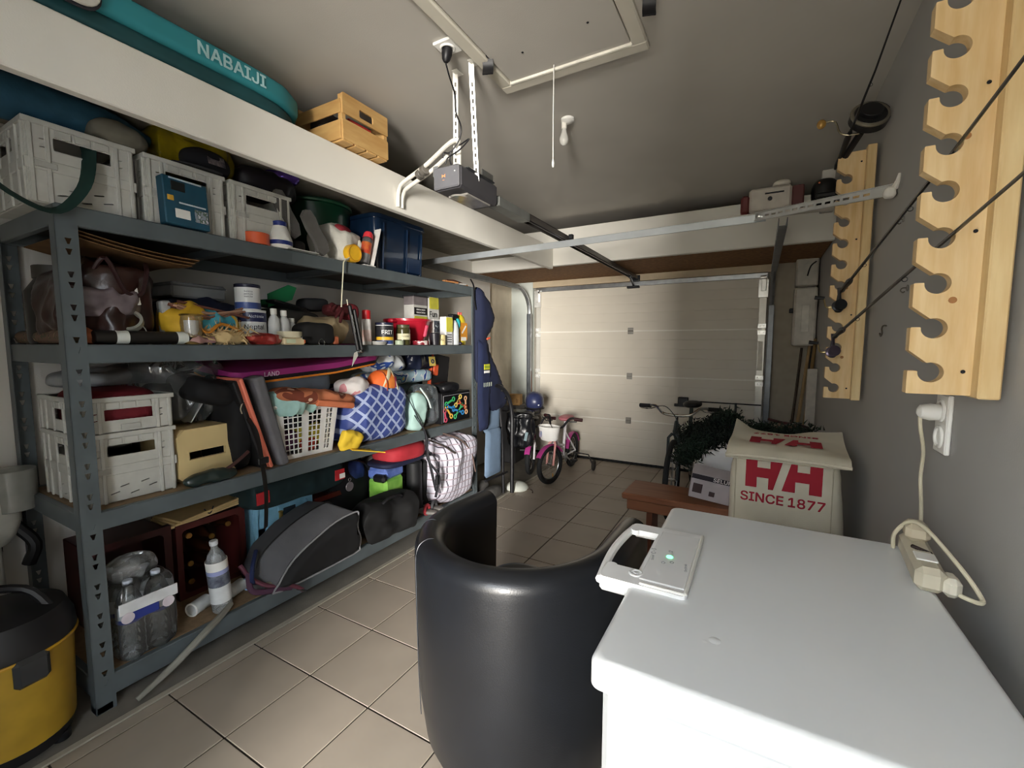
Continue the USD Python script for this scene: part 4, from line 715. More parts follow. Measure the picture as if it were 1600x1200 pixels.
part(fr_, 'white_strip', [T(B(.05, .17, .012, b=.002), (0, .04, .012), (4, 0, 6))], WHITE); part(fr_, 'wooden_strip', [T(B(.025, .15, .012, b=.002), (.02, -.09, .012), (0, 0, -9))], M('b27a4a', .5)); part(fr_, 'dark_rim', tube([(.02, -.14, .02), (.0, -.02, .034), (-.02, .1, .03), (0, .13, .015)], .005, 6, 4), M('5b2f22', .5)); part(fr_, 'end_piece', T(B(.03, .05, .012, b=.002), (0, .125, .012)), M('a4764d', .5))
# ---------------- second shelf
solo('kraft_paper', 'brown kraft paper sheets pushed in under the top shelf at the left', 'paper', cat([sheet(lambda u, v, k=k: (-2.5+.43*u, .60+.38*v+.015*k, 1.672+.009*k+.045*(1-v)**2+.006*math.sin(u*5+k)*v), 12, 12, .003) for k in range(3)]), M('6b4d2c', .85, var=.15))
db = thing('carry_bag', 'dark brown shiny carrier bag with handles at the left of the second shelf', 'bag', (-2.26, .73, Z2)); part(db, 'body', blob(.34, .26, .30, 4, .035, 7, 51, 5, fold=.9), M('2e1a16', .28, var=.4, bump=.4, bscale=40)); part(db, 'handle', tube([(.15, -.06, .26), (.19, -.03, .31), (.185, .02, .2), (.18, .07, .19), (.19, .09, .27), (.16, .1, .31)], .008, 7, 4), M('2a0f10', .5)); part(db, 'clear_wrap', blob(.1, .19, .1, 3, .03, 12, 52, 4, fold=.9, loc=(.13, -.03, .1)), M('6e6367', .18, var=.3)); part(db, 'white_stripe', T(B(.006, .012, .1, b=.002), (.172, .06, .2), (8, 0, 0)), WHITE)
jg = thing('dark_jar', 'dark plastic jar behind the left upright on the second shelf', 'jar', (-2.42, .66, Z2)); part(jg, 'body', lathe([(0, 0), (.085, 0), (.09, .02), (.09, .2), (.06, .25), (0, .25)], 24), M('1b1b1a', .4)); part(jg, 'lid', cyl(.065, .05, 24, (0, 0, .25)), M('3a3730', .5))
solo('rug_roll', 'rolled brown and green patterned rug at the left end of the second shelf', 'rug', tube([(-2.6, .59, 0), (-2.3, .59, 0), (-2.07, .588, 0)], .026, 12, 3), spots('6b5240', ('4c4a34', '8a6d55', '3d2f28'), 30, .9), (0, .01, Z2+.027))
gr = thing('tape_ring', 'silver tape ring standing on the black tube of the second shelf', 'tape roll', (-2.10, .765, Z2+.052)); part(gr, 'tape', T(lathe([(.034, -.012), (.044, -.012), (.044, .012), (.034, .012), (.034, -.012)], 30), (0, 0, .036), (0, 60, -30)), M('b9bab0', .25, .5)); part(gr, 'loose_end', tube([(.012, .03, .03), (.02, .045, .0), (.02, .04, -.04)], .002, 5, 4), M('9a9a92', .4))
bt2 = thing('black_tube', 'black tube with two white bands lying at the front of the second shelf', 'tube', (-2.075, .80, Z2+.026)); part(bt2, 'tube', T(cyl(.025, .31, 22), (0, -.15, 0), (-90, 0, 0)), M('191613', .5)); 
for y in (-.09, .105): part(bt2, 'white_band', T(cyl(.0258, .038, 22, b=.0005), (0, y, 0), (-90, 0, 0)), M('d3d6cf', .5))
solo('brown_leaf_paper', 'crumpled orange-brown paper behind the black tube', 'paper', blob(.08, .09, .06, 2.5, .02, 14, 53, 4, fold=.8), M('9c5836', .7, var=.3), (-2.13, .675, Z2))
solo('grey_strip', 'pale grey plastic strip standing left of the yellow cloth', 'strip', T(B(.05, .035, .18, (0, 0, .09), .006), (0, 0, 0), (3, 0, 0)), M('a4a5a3', .5), (-2.16, .915, Z2))
yb = thing('yellow_cloth_bag', 'yellow and turquoise cloth bag behind the little glass lamp', 'bag', (-2.17, 1.06, Z2)); part(yb, 'left_fold', blob(.14, .15, .17, 2.6, .02, 10, 54, 4, fold=.7, loc=(0, -.09, 0)), M('d0a528', .7, var=.15)); part(yb, 'turquoise_panel', blob(.15, .2, .15, 2.6, .02, 9, 55, 4, fold=.8, loc=(.0, .03, 0)), spots('3f97a8', ('3f97a8', 'c8a53a'), 9)); part(yb, 'orange_band', tube([(.085, -.09, .12), (.10, -.04, .05), (.1, .02, .09), (.1, .1, .06)], .016, 8, 4, flat=.4), M('d18a2d', .6))
gl = thing('glass_lamp', 'small glass jar lamp with brass rims and white inside', 'lamp', (-2.075, .965, Z2)); part(gl, 'glass', lathe([(.03, .03), (.036, .045), (.04, .09), (.036, .12)], 24), clear('c9b48a', .08, .25)); part(gl, 'white_core', lathe([(0, .04), (.018, .04), (.026, .06), (.026, .1), (0, .1)], 20), M('dcdde0', .5)); part(gl, 'top_rim', torus(.037, .004, 24, 6, (0, 0, .122)), M('a88a4a', .25, .8)); part(gl, 'base', lathe([(0, 0), (.036, 0), (.038, .006), (.022, .02), (.03, .034), (0, .034)], 24), M('8d774a', .3, .7))
solo('navy_cloth', 'navy blue cloth heaped behind the yellow bag', 'cloth', blob(.26, .42, .21, 2.8, .03, 7, 56, 5, fold=.8), M('171d33', .85, var=.2), (-2.4, 1.12, Z2))
ga2 = thing('grey_case', 'grey transparent plastic case on top of the navy cloth', 'case', (-2.42, 1.12, Z2+.215), 3); part(ga2, 'case', B(.2, .24, .07, (0, 0, .035), .008), M('7c7d7c', .2, var=.15)); part(ga2, 'lid_edge', B(.205, .245, .008, (0, 0, .055), .002), M('5a5b5b', .3))
stx = thing('stick_bundle', 'bundle of brown sticks lying across the navy cloth', 'sticks', (0, 0, 0)); g_ = np.random.default_rng(5)
for k in range(11): a = g_.uniform(-1, 1, 3)*.02; part(stx, 'stick', tube([(-2.14+a[0], .93+a[1], Z2+.165+a[2]), (-2.13+a[0], 1.05+a[1], Z2+.135+a[2]*1.5), (-2.13+a[2], 1.21+a[1], Z2+.13+a[0]*2)], .006, 6, 3), M(('8a6350', '6a4033', 'b08c72')[k % 3], .7))
solo('raffia_bundle', 'beige raffia tuft lying at the front of the second shelf', 'raffia', cat([blob(.08, .12, .055, 2.3, .015, 12, 57, 4, fold=.7), needles([(0, -.08, .03), (0, 0, .04), (0, .08, .03)], 260, .05, 9, .05)]), M('c5ac7d', .8, var=.15), (-2.085, 1.105, Z2), kind=None)
solo('pink_wrapper', 'dull pink wrapper left of the raffia tuft', 'wrapper', blob(.07, .11, .035, 2.4, .012, 14, 58, 4, fold=.8), M('a07a76', .5, var=.2), (-2.08, 1.0, Z2))
NVY = M('22284e', .35); PW = M('d5d7d6', .35, var=.03)
def can(label, loc, r, h, lower=True, words=None, ang=-22):
    t = thing('paint_can', label, 'paint can', loc); part(t, 'can', lathe([(0, 0), (r, 0), (r, .004), (r-.001, .006), (r-.001, h-.006), (r, h-.004), (r, h), (r-.006, h), (r-.007, h-.006), (0, h-.006)], 34), PW)
    if lower: part(t, 'navy_band', lathe([(r, h*.66), (r+.0006, h*.66), (r+.0006, h-.012), (r, h-.012)], 34), NVY)
    else: part(t, 'navy_band', lathe([(r, h*.04), (r+.0006, h*.04), (r+.0006, h*.3), (r, h*.3)], 34), M('3d4f86', .35)); part(t, 'lid', cyl(r+.001, .016, 34, (0, 0, h-.01)), M('23263c', .35))
    return t
def wrap(s, h, r, ang, z, depth=.0006, bold=False):
    m = txt(s, h, depth, bold); v = m.vertices.copy(); a = math.radians(ang)+v[:, 0]/r; R = r+.0006+v[:, 2]; m.vertices = np.c_[R*np.cos(a), R*np.sin(a), z+v[:, 1]]; return m
k1 = can('white and navy paint can lettered Neptal on the second shelf', (-2.17, 1.27, Z2), .068, .165); part(k1, 'lettering', wrap('Neptal', .022, .068, -16, .074), M('33343c', .5)); part(k1, 'small_lettering', wrap('Alchimie', .013, .068, -8, .128), M('cfd2dd', .5))
k2 = can('smaller white paint can stacked on the navy-banded can', (-2.17, 1.26, Z2+.166), .055, .115, False); 
for i, w in enumerate(('Sublimo', 'peinture', 'blanche')): part(k2, 'small_lettering', wrap(w, .007, .055, -26, .082-.012*i), M('4a4c58', .5))
wb3 = []
def wbottle(label, loc, h=.16):
    t = thing('white_flask', label, 'bottle', loc); part(t, 'body', lathe([(0, 0), (.026, 0), (.029, .005), (.029, h*.55), (.024, h*.72), (.0125, h*.82), (.0125, h*.86), (0, h*.86)], 22), PW); part(t, 'cap', cyl(.015, h*.17, 18, (0, 0, h*.83)), WHITE); return t
wbottle('slim white bottle beside the Neptal can', (-2.13, 1.362, Z2), .18); wbottle('slim white bottle standing second from the Neptal can', (-2.14, 1.422, Z2), .175); wbottle('shorter white bottle standing third from the Neptal can', (-2.17, 1.485, Z2), .14)
rp = solo('red_packet', 'red plastic packet lying under the Neptal can', 'packet', blob(.10, .16, .05, 3, .015, 12, 61, 4, fold=.7), spots('8f2a26', ('8f2a26', 'b5473c', 'd2c7bd'), 16, .35), (-2.065, 1.26, Z2))
sp_ = thing('sponge_packet', 'cream packet with orange edges under the tape roll', 'packet', (-2.075, 1.40, Z2)); part(sp_, 'pad', B(.1, .115, .036, (0, 0, .018), .006), M('d7c6a0', .7)); part(sp_, 'orange_edge', B(.102, .012, .02, (0, .055, .016), .003), M('c9643a', .6)); part(sp_, 'label', B(.003, .05, .02, (.05, -.02, .018), .001), M('c9d0b0', .5))
ct = thing('masking_tape', 'cream masking tape roll lying on the cream packet', 'tape roll', (-2.09, 1.415, Z2+.0365)); part(ct, 'tape', lathe([(.036, 0), (.06, 0), (.06, .03), (.036, .03), (.036, 0)], 30), M('d6cdb0', .6)); part(ct, 'dark_tab', B(.03, .05, .02, (.05, .05, -.004), .004), BLACK)
gsn = thing('green_scraper', 'green plastic scraper sticking up behind the paint cans', 'scraper', (-2.3, 1.44, Z2+.2)); part(gsn, 'blade', T(yz(prism([(0, 0), (.14, .05), (.17, .12), (.12, .13), (.0, .07)], .006)), rot=(0, 0, 0)), M('1f7a4c', .4)); part(gsn, 'handle', T(B(.02, .1, .03, b=.008), (0, -.04, .02), (10, 0, 0)), M('175c3a', .5))
solo('grey_fabric', 'grey folded fabric behind the white bottles', 'fabric', blob(.2, .34, .2, 2.7, .03, 8, 62, 4, fold=.8), M('55544f', .8, var=.2), (-2.4, 1.62, Z2))
bf = thing('black_folder', 'flat black folder lying on the grey fabric', 'folder', (-2.34, 1.52, Z2+.205)); part(bf, 'cover', T(B(.22, .2, .014, b=.003), (0, 0, .01), (-9, 0, 5)), BLACK)
bpch = thing('black_pouch', 'black cloth pouch at the middle of the second shelf', 'pouch', (-2.1, 1.565, Z2)); part(bpch, 'body', blob(.12, .2, .115, 4, .01, 8, 63, 4, fold=.3), M('1a1a1b', .8, var=.15)); part(bpch, 'buckle', T(torus(.018, .003, 16, 6), (.062, .0, .012), (0, 90, 0)), CHROME); part(bpch, 'orange_tag', B(.02, .035, .045, (.03, .115, .025), .006), M('a65a3c', .7))
solo('beige_hat', 'beige cloth hat behind the black pouch', 'hat', blob(.22, .30, .165, 2.4, .02, 8, 64, 5, fold=.6), M('bda985', .85, var=.1), (-2.26, 1.74, Z2))
solo('grey_pouch', 'dark grey pouch left of the red gloves', 'pouch', blob(.12, .17, .08, 4, .01, 8, 65, 4), M('3c3d40', .8), (-2.42, 1.80, Z2+.205))
rg = thing('garden_gloves', 'pair of dark red garden gloves lying on the beige hat', 'gloves', (-2.2, 1.80, Z2+.168)); DR = M('4a1418', .8, var=.2); part(rg, 'palm', blob(.13, .15, .07, 2.6, .015, 10, 66, 4, fold=.5), DR)
for i, (a, L_) in enumerate(((200, .1), (225, .11), (250, .1), (165, .08))): part(rg, 'finger', tube([(.03, -.03+.012*i, .045), (.06, -.03-.03*i*.2-L_*.5*math.cos(i), .06-.01*i), (.075, -.05-L_*.55*math.cos(i*.6), .045-.028*i)], [.016, .014, .008], 8, 4), DR)
part(rg, 'cuff', blob(.09, .11, .10, 3, .01, 8, 67, 4, loc=(.0, .09, -.02)), M('6d1c25', .8, var=.15))
fs = thing('folding_saw', 'black folding saw with a pale blade tip hanging in front of the second shelf', 'saw', (-1.995, 1.757, 1.22)); 
part(fs, 'handle', [T(B(.02, .022, .26, b=.006), (0, -.012, .215), (12, 0, 0)), T(B(.018, .02, .25, b=.006), (0, .018, .20), (12, 0, 0))], M('18181a', .3)); part(fs, 'blade', T(yz(prism([(0, 0), (.018, .075), (.04, .085), (.045, .06)], .002)), (0, -.035, -.0)), M('dcdbd2', .35, .3)); part(fs, 'pivot', T(cyl(.008, .024, 12), (-.012, .03, .085), (0, 90, 0)), CHROME)
part(fs, 'silver_strip', T(B(.004, .006, .1, b=.001), (.011, -.022, .24), (12, 0, 0)), CHROME); part(fs, 'hanging_loop', tube([(0, -.05, .34), (.002, -.056, .37)], .003, 6), M('d8d6bb', .5))
s2 = thing('spray_can', 'white spray can with red cap on the second shelf', 'spray can', (-2.09, 1.925, Z2)); part(s2, 'can', lathe([(0, 0), (.026, 0), (.027, .005), (.027, .15), (.02, .16), (0, .16)], 22), M('d9d6d3', .3)); part(s2, 'cap', lathe([(0, .21), (.022, .209), (.025, .2), (.025, .155), (0, .155)], 22), M('b81f26', .4)); part(s2, 'label', lathe([(.0272, .02), (.0276, .02), (.0276, .09), (.0272, .09)], 22), M('d9a79a', .4, h2='e3dcd8', scale=12))
solo('pale_dish', 'shallow pale metal dish with screws between spray can and black-and-white tin', 'dish', lathe([(0, 0), (.04, 0), (.05, .022), (.047, .022), (.038, .004), (0, .004)], 24), M('b9b8b3', .4, .3), (-2.07, 2.0, Z2))
ft = can('black and white tin with yellow band at the middle of the second shelf', (-2.1, 2.08, Z2), .056, .135, False); part(ft, 'black_label', lathe([(.0562, .05), (.0568, .05), (.0568, .12), (.0562, .12)], 34), M('26262a', .45)); part(ft, 'lettering', T(wrap('FRIT', .024, .057, -25, .068, bold=True), (0, 0, 0)), M('e2e2df', .5)); part(ft, 'yellow_band', lathe([(.0563, .03), (.0569, .03), (.0569, .05), (.0563, .05)], 34), M('dcae2e', .45))
oj = thing('olive_jar', 'olive-brown jar with cream label in front of the red funnel bucket', 'jar', (-2.09, 2.24, Z2)); part(oj, 'body', lathe([(0, 0), (.045, 0), (.047, .006), (.047, .1), (.04, .115), (0, .115)], 26), M('3f3d22', .25)); part(oj, 'lid', cyl(.043, .022, 26, (0, 0, .112)), M('4d4c33', .4)); part(oj, 'label', lathe([(.0472, .035), (.0478, .035), (.0478, .075), (.0472, .075)], 26), M('cfc9a8', .5)); part(oj, 'lettering', wrap('Fusion', .012, .048, -28, .052), M('54523c', .5))
solo('green_pot', 'small pale green lid in front of the olive jar', 'lid', cyl(.03, .03, 20), M('9aa58c', .5), (-2.06, 2.17, Z2))
rb = thing('red_bucket', 'shallow red plastic bucket on the second shelf', 'bucket', (-2.27, 2.48, Z2)); RB = M('b81f33', .3, var=.06, coat=.3); part(rb, 'body', lathe([(0, 0), (.10, 0), (.115, .02), (.165, .17), (.172, .17), (.172, .186), (.16, .186), (.112, .03), (.1, .01), (0, .01)], 40), RB); part(rb, 'spout', T(B(.05, .06, .03, b=.01), (.03, -.185, .168)), RB); part(rb, 'handle_grip', T(B(.02, .03, .09, b=.008), (.155, .02, .1), (0, 17, 0)), M('d0506a', .35))
solo('dark_red_tin', 'flat dark red tin with white lettering in front of the red bucket', 'tin', cyl(.06, .03, 26), spots('6b1420', ('7d1a26', 'c9bdb9'), 25, .4), (-2.065, 2.38, Z2))
bc = thing('black_cup', 'small black cup at the right of the second shelf', 'cup', (-2.075, 2.55, Z2)); part(bc, 'cup', lathe([(0, 0), (.034, 0), (.04, .085), (.036, .085), (.031, .005), (0, .005)], 24), M('222026', .4)); part(bc, 'rim', torus(.038, .003, 24, 6, (0, 0, .085)), BLACK)
lj = thing('label_jar', 'small jar with cream label right of the black cup', 'jar', (-2.08, 2.632, Z2)); part(lj, 'body', lathe([(0, 0), (.032, 0), (.034, .004), (.034, .075), (0, .08)], 22), M('d4c48c', .4)); part(lj, 'mark', wrap('AL', .016, .0345, -35, .03), M('4a463a', .5))
YL = M('d6cf4e', .4)
def pack(label, y, x, w, h, zc, word):
    t = thing('filler_pack', label, 'pack', (x, y, Z2)); part(t, 'carton', B(.1, w, h, (0, 0, h/2), .003), M('d9d8d2', .5)); part(t, 'clear_lid', B(.104, w+.004, .07, (0, 0, h+.03), .006), M('877f80', .2)); part(t, 'lid_flange', B(.12, w+.02, .008, (0, 0, h+.067), .003), M('3a3b40', .35))
    part(t, 'black_panel', B(.004, w*.9, .055, (.051, 0, h-.05), .001), M('1d1d20', .5)); part(t, 'yellow_panel', [yz(prism(sg.box(-w*.4, -.04, w*.4, .04).buffer(.01), .003)).apply_translation((.051, 0, h-.14))], YL)
    for i in range(2): part(t, 'white_lettering', T(facex(txt(word, .011, .0006, True)), (.0532, 0, h-.044-.022*i)), WHITE)
    return t
pack('tall filler pack with black and yellow label, nearest the red bucket', 2.72, -2.40, .165, .315, 0, 'REBOUCHEUR')
p2_ = thing('filler_pack', 'tall white and yellow filler pack lettered Fun behind the spray bottle', 'pack', (-2.40, 2.885, Z2)); part(p2_, 'carton', B(.1, .13, .39, (0, 0, .195), .003), M('dcdcd8', .5)); part(p2_, 'yellow_panel', [yz(prism(sg.box(-.045, -.035, .045, .035).buffer(.012), .003)).apply_translation((.051, 0, .34)), yz(prism(sg.box(-.045, -.04, .045, .04).buffer(.012), .003)).apply_translation((.051, 0, .09))], YL); part(p2_, 'lettering', T(facex(txt('Fun', .042, .0008, True)), (.0512, -.01, .23)), M('26262c', .5)); part(p2_, 'lettering_row', T(facex(txt('Express', .016, .0008, True)), (.0512, 0, .195)), M('3a3a44', .5))
pb = thing('picture_box', 'small black and white picture box behind the black cup', 'box', (-2.2, 2.70, Z2)); part(pb, 'box', B(.06, .085, .2, (0, 0, .1), .003), M('d5d4d0', .5)); part(pb, 'picture', B(.003, .075, .09, (.031, 0, .14), .001), spots('4a4f58', ('23262c', 'a5abb2'), 40)); part(pb, 'black_band', B(.003, .08, .03, (.031, 0, .06), .001), M('1d1d20', .5)); part(pb, 'yellow_band', B(.003, .08, .02, (.031, 0, .03), .001), YL)
wy = thing('cleaner_box', 'white box with yellow top label left of the spray bottle', 'box', (-2.11, 2.735, Z2)); part(wy, 'box', B(.06, .085, .215, (0, 0, .1075), .003), M('dedede', .45)); part(wy, 'yellow_label', yz(prism(sg.box(-.028, -.045, .028, .045).buffer(.01), .003)).apply_translation((.03, 0, .155)), YL)
for i in range(4): part(wy, 'text_line', B(.002, .055, .007, (.031, 0, .078-.018*i), .0005), M('55565c', .5))
sb = thing('spray_bottle', 'grey-white spray bottle with teal trigger at the right of the second shelf', 'spray bottle', (-2.12, 2.845, Z2)); part(sb, 'body', lathe([(0, 0), (.036, 0), (.04, .006), (.04, .12), (.03, .17), (.015, .195), (0, .195)], 26), M('c7cccd', .3)); part(sb, 'head', [B(.035, .085, .035, (0, .0, .225), .008), cyl(.016, .03, 16, (0, 0, .19))], M('17181b', .4)); part(sb, 'nozzle', B(.022, .02, .022, (0, -.05, .228), .004), BLACK); part(sb, 'trigger', tube([(.0, .03, .215), (.004, .05, .19), (.006, .055, .155), (.004, .05, .13)], [.012, .015, .014, .009], 10, 4), M('2fa6ae', .35))
solo('dark_ball', 'small dark ball hanging on a thread beside the spray bottle', 'ball', cat([blob(.026, .03, .026, 2, 0, 1, 1, 3), tube([(0, 0, .024), (0, 0, .12)], .0012, 5)]), M('2b2735', .4), (-2.07, 2.865, Z2))
yl = thing('yellow_bottle', 'yellow detergent bottle with red caps at the right end of the second shelf', 'bottle', (-2.15, 2.965, Z2+.0)); m = lathe([(0, 0), (.06, 0), (.065, .01), (.065, .19), (.05, .225), (.025, .245), (0, .245)], 28); m.vertices[:, 0] *= .6; part(yl, 'body', m, M('dcc62f', .35)); part(yl, 'red_cap', [cyl(.011, .026, 14, (0, -.012, .24)), cyl(.011, .026, 14, (0, .014, .24))], M('d0564a', .4)); part(yl, 'label', [yz(prism(sg.box(-.04, -.06, .04, .06).buffer(.01), .003)).apply_translation((.0375, -.0, .11))], M('d58f2a', .4)); part(yl, 'label_flash', T(yz(prism([(-.03, -.02), (-.02, -.03), (.035, .03), (.025, .04)], .002)), (.0405, 0, .12)), WHITE); part(yl, 'label_foot', B(.004, .07, .03, (.0395, 0, .05), .001), WHITE)
# ---------------- third shelf
CLR = clear('9a9c9c', .1, .18)
pbg = thing('clear_bag', 'clear crumpled plastic bag on top of the crate stack', 'plastic bag', (-2.38, 1.0, Z3+.25)); part(pbg, 'film', blob(.26, .36, .27, 2.8, .05, 8, 71, 5, fold=1.1), CLR); part(pbg, 'grey_contents', blob(.18, .26, .17, 2.6, .02, 7, 72, 4, fold=.5), M('3d3d3c', .7, var=.3))
wbx = thing('wooden_box', 'cream wooden box with a dark hand slot beside the crate stack', 'box', (-2.27, 1.02, Z3), 6); WD = M('d8c08b', .55, var=.06, scale=5)
oct_ = sg.box(-.13, 0, .13, .235).buffer(-.03).buffer(.03, quad_segs=1)
mm = oct_.difference(sg.box(-.085, .10, .075, .135)); part(wbx, 'front_board', yz(prism(mm, .018)).apply_translation((.12, 0, 0)), WD); part(wbx, 'back_board', yz(prism(oct_, .018)).apply_translation((-.13, 0, 0)), WD)
part(wbx, 'shell', yz(prism(oct_.difference(oct_.buffer(-.014)), .235)).apply_translation((-.113, 0, 0)), M('cdb27e', .55, var=.08)); part(wbx, 'end_panel', T(B(.22, .012, .16, b=.003), (0, .131, .117)), M('b98f74', .6))
bpg = thing('black_fabric_bag', 'big black fabric bag standing between wooden box and coral board', 'bag', (-2.27, 1.175, Z3)); part(bpg, 'body', blob(.36, .11, .44, 4, .02, 6, 73, 5, fold=.5), M('0f0f11', .85, var=.2)); part(bpg, 'shoulder', T(blob(.34, .2, .12, 3, .02, 6, 74, 4, fold=.4), (.0, -.12, .33), (-18, 0, 0)), M('121214', .85, var=.2)); part(bpg, 'draw_cord', tube([(.185, -.01, .40), (.19, .0, .36), (.2, -.03, .31), (.19, -.02, .28)], .003, 6, 4), M('b5ad96', .7))
solo('brown_paper_sheets', 'brown paper sheets with a white edge behind the wooden box', 'paper', [T(B(.3, .004, .28, b=.001), (-.02, -.06+.05*k, .15), (-10+14*k, 0, 0)) for k in range(3)], M('6a4d35', .85, var=.2), (-2.42, 1.08, Z3))
mps = solo('magazine_edge', 'white-edged sheet leaning on the brown paper', 'sheet', T(B(.2, .005, .14, b=.001), (0, 0, .07), (-32, 0, 0)), M('c9c7c2', .5), (-2.33, 1.05, Z3+.236))
dpb = thing('black_wrapper', 'glossy black wrapper with a metal tip in front of the wooden box', 'wrapper', (-2.06, 1.0, Z3)); part(dpb, 'wrapper', blob(.06, .2, .05, 2.4, .012, 12, 75, 4, fold=.7), M('24302e', .25)); part(dpb, 'rod', tube([(.01, .02, .03), (.0, .1, .06), (-.01, .17, .10)], .008, 8, 3), M('4a3230', .3)); part(dpb, 'tip', T(cyl(.01, .015, 12), (.015, .005, .022), (60, 0, 0)), CHROME)
cbd = thing('bodyboard', 'thin black board with coral edge leaning by the grey foam slab', 'board', (-2.27, 1.25, Z3)); tl = (-16, 0, 0)
part(cbd, 'core', T(B(.40, .022, .45, (0, 0, .225), .006), rot=(16, 0, 0)), M('131214', .7)); part(cbd, 'coral_edge', T(B(.42, .018, .46, (0.012, .019, .228), .005), rot=(16, 0, 0)), M('e07a62', .6)); 
fsl = thing('foam_slab', 'dark grey foam slab leaning between coral board and laundry basket', 'foam slab', (-2.27, 1.345, Z3)); part(fsl, 'slab', T(rbox(-.19, .21, -.028, .028, 0, .46, .018, .01), rot=(14, 0, 0)), M('6a696c', .8, var=.08, bump=.2))
stp = thing('black_strap', 'wide black strap hanging from the black fabric bag over the shelf edge', 'strap', (0, 0, 0)); part(stp, 'band', tube([(-2.05, 1.165, 1.0), (-2.02, 1.185, .92), (-2.008, 1.20, .74), (-2.005, 1.205, .64), (-2.01, 1.205, .56), (-2.02, 1.205, .47)], .02, 8, 5, flat=.12), M('121213', .7)); part(stp, 'buckle', B(.012, .05, .03, (-2.006, 1.20, .80), .003), BLACK)
# laundry basket
lb2 = thing('laundry_basket', 'white lattice laundry basket heaped with clothes on the third shelf', 'basket', (-2.255, 1.52, Z3), -4)
def bside(w, h, n):
    p = sg.box(-w/2, 0, w/2, h); hs = []
    bands = ((-w/2+.035, -w*.10), (-w*.10+.035, w*.22), (w*.22+.03, w/2-.03)) if n else ((-w/2+.03, -.03), (.03, w/2-.03))
    for a, b in bands:
        m = max(2, int((b-a)/.024)); c = (b-a)/m
        for i in range(m):
            for j in range(8):
                hs.append(sg.box(a+c*i+.003, .02+j*(h-.055)/8+.003, a+c*(i+1)-.003, .02+(j+1)*(h-.055)/8-.003))
    return p.difference(sg.MultiPolygon(hs))
def taper(m, h):
    v = m.vertices; k = .83+.17*v[:, 2]/h; v[:, 0] *= k; v[:, 1] *= k; return m
BW, BD, BH = .36, .34, .285
BKT = M('e9e8e4', .4, var=.02)
for w, off, rot in ((BW, BD/2, 0), (BW, BD/2, 180), (BD, BW/2, -90), (BD, BW/2, 90)):
    m = yz(prism(bside(w, BH, True), .004)); m.apply_translation((off-.004, 0, 0)); m = taper(T(m, rot=(0, 0, rot)), BH); part(lb2, 'lattice_side', m, BKT, smooth=False)
part(lb2, 'floor', B(BD*.83, BW*.83, .006, (0, 0, .004), .002), BKT); part(lb2, 'rim', tube([(BD/2, -BW/2+.03, BH), (BD/2, 0, BH+.0), (BD/2, BW/2-.03, BH), (BD/2-.03, BW/2, BH), (-BD/2+.03, BW/2, BH), (-BD/2, BW/2-.03, BH), (-BD/2, -BW/2+.03, BH), (-BD/2+.03, -BW/2, BH), (BD/2-.03, -BW/2, BH)], .012, 8, 3, closed=True), BKT)
for nm_, lab, c, y, z, s, rgb in (('teal_towel', 'pale teal towel heaped on the left of the laundry basket', (.02, -.09), 0, 0, 0, 0),): pass
solo('teal_towel', 'pale teal towel heaped on the left of the laundry basket', 'towel', blob(.30, .27, .10, 2.7, .028, 11, 81, 5, fold=1.0), M('a4c9c3', .9, var=.08, bump=.3), (-2.205, 1.43, Z3+.235))
ort = thing('orange_towel', 'orange and brown towel folded over the rim of the laundry basket', 'towel', (-2.12, 1.56, Z3+.275)); part(ort, 'fold', T(blob(.2, .46, .075, 2.8, .02, 9, 82, 5, fold=.7), rot=(-9, 0, 0)), spots('c87a55', ('c87a55', '7c3d2a', 'd9b59c'), 7, .9)); part(ort, 'hem', tube([(.1, -.05, .02), (.115, .06, .0), (.11, .17, -.02)], .018, 8, 4), M('c9744f', .9))
for n_, l_, (x, y, z), (a, b, c), col in (('yellow_shirt', 'yellow shirt inside the laundry basket', (-2.25, 1.58, Z3+.02), (.2, .16, .16), 'd6c64a'), ('purple_shirt', 'purple shirt at the bottom left of the laundry basket', (-2.27, 1.45, Z3+.02), (.2, .14, .12), '6b3f63'), ('dark_shirt', 'dark shirt in the upper part of the laundry basket', (-2.25, 1.52, Z3+.15), (.22, .24, .10), '26272c'), ('red_shirt', 'small red cloth at the bottom of the laundry basket', (-2.165, 1.55, Z3+.015), (.05, .09, .07), 'c0422f')):
    solo(n_, l_, 'clothes', blob(a, b, c, 2.8, .012, 10, 83, 4, fold=.5), M(col, .9, var=.12), (x, y, z))
solo('pink_ball', 'small pink ball under the orange towel on the laundry basket', 'ball', blob(.06, .06, .06, 2, .0, 1, 1, 3), M('d9a5c0', .5), (-2.10, 1.625, Z3+.262))
solo('grey_cushion', 'blue-grey padded cushion behind the laundry basket', 'cushion', blob(.16, .44, .165, 3.2, .008, 5, 84, 4), M('66707b', .85, var=.08, bump=.2), (-2.25, 1.53, Z3+.30))
mgb = thing('magenta_bodyboard', 'magenta bodyboard with orange underside lying under the second shelf', 'bodyboard', (-2.39, 1.72, 1.228))
ol = sg.Polygon([(-.55, -.24), (-.58, 0), (-.55, .24), (.0, .27), (.33, .24), (.47, .12), (.50, 0), (.47, -.12), (.33, -.24), (.0, -.27)]).buffer(-.06).buffer(.06)
def bb(z, h, col, nmn, s=1.0):
    from shapely import affinity
    m = prism(affinity.scale(ol, s, s), h, loc=(0, 0, z)); v = m.vertices; m.vertices = np.c_[-v[:, 1], v[:, 0], v[:, 2]+.11*np.clip((v[:, 0]+.55)/1.05, 0, 1)**2*.35]; m.fix_normals(); part(mgb, nmn, T(m, rot=(3.0, 9, 0)), M(col, .6, var=.05))
bb(.012, .032, '9a2f74', 'deck'); bb(-.008, .02, '17131a', 'core', .995); bb(-.02, .012, 'e08a2e', 'slick_bottom', .985)
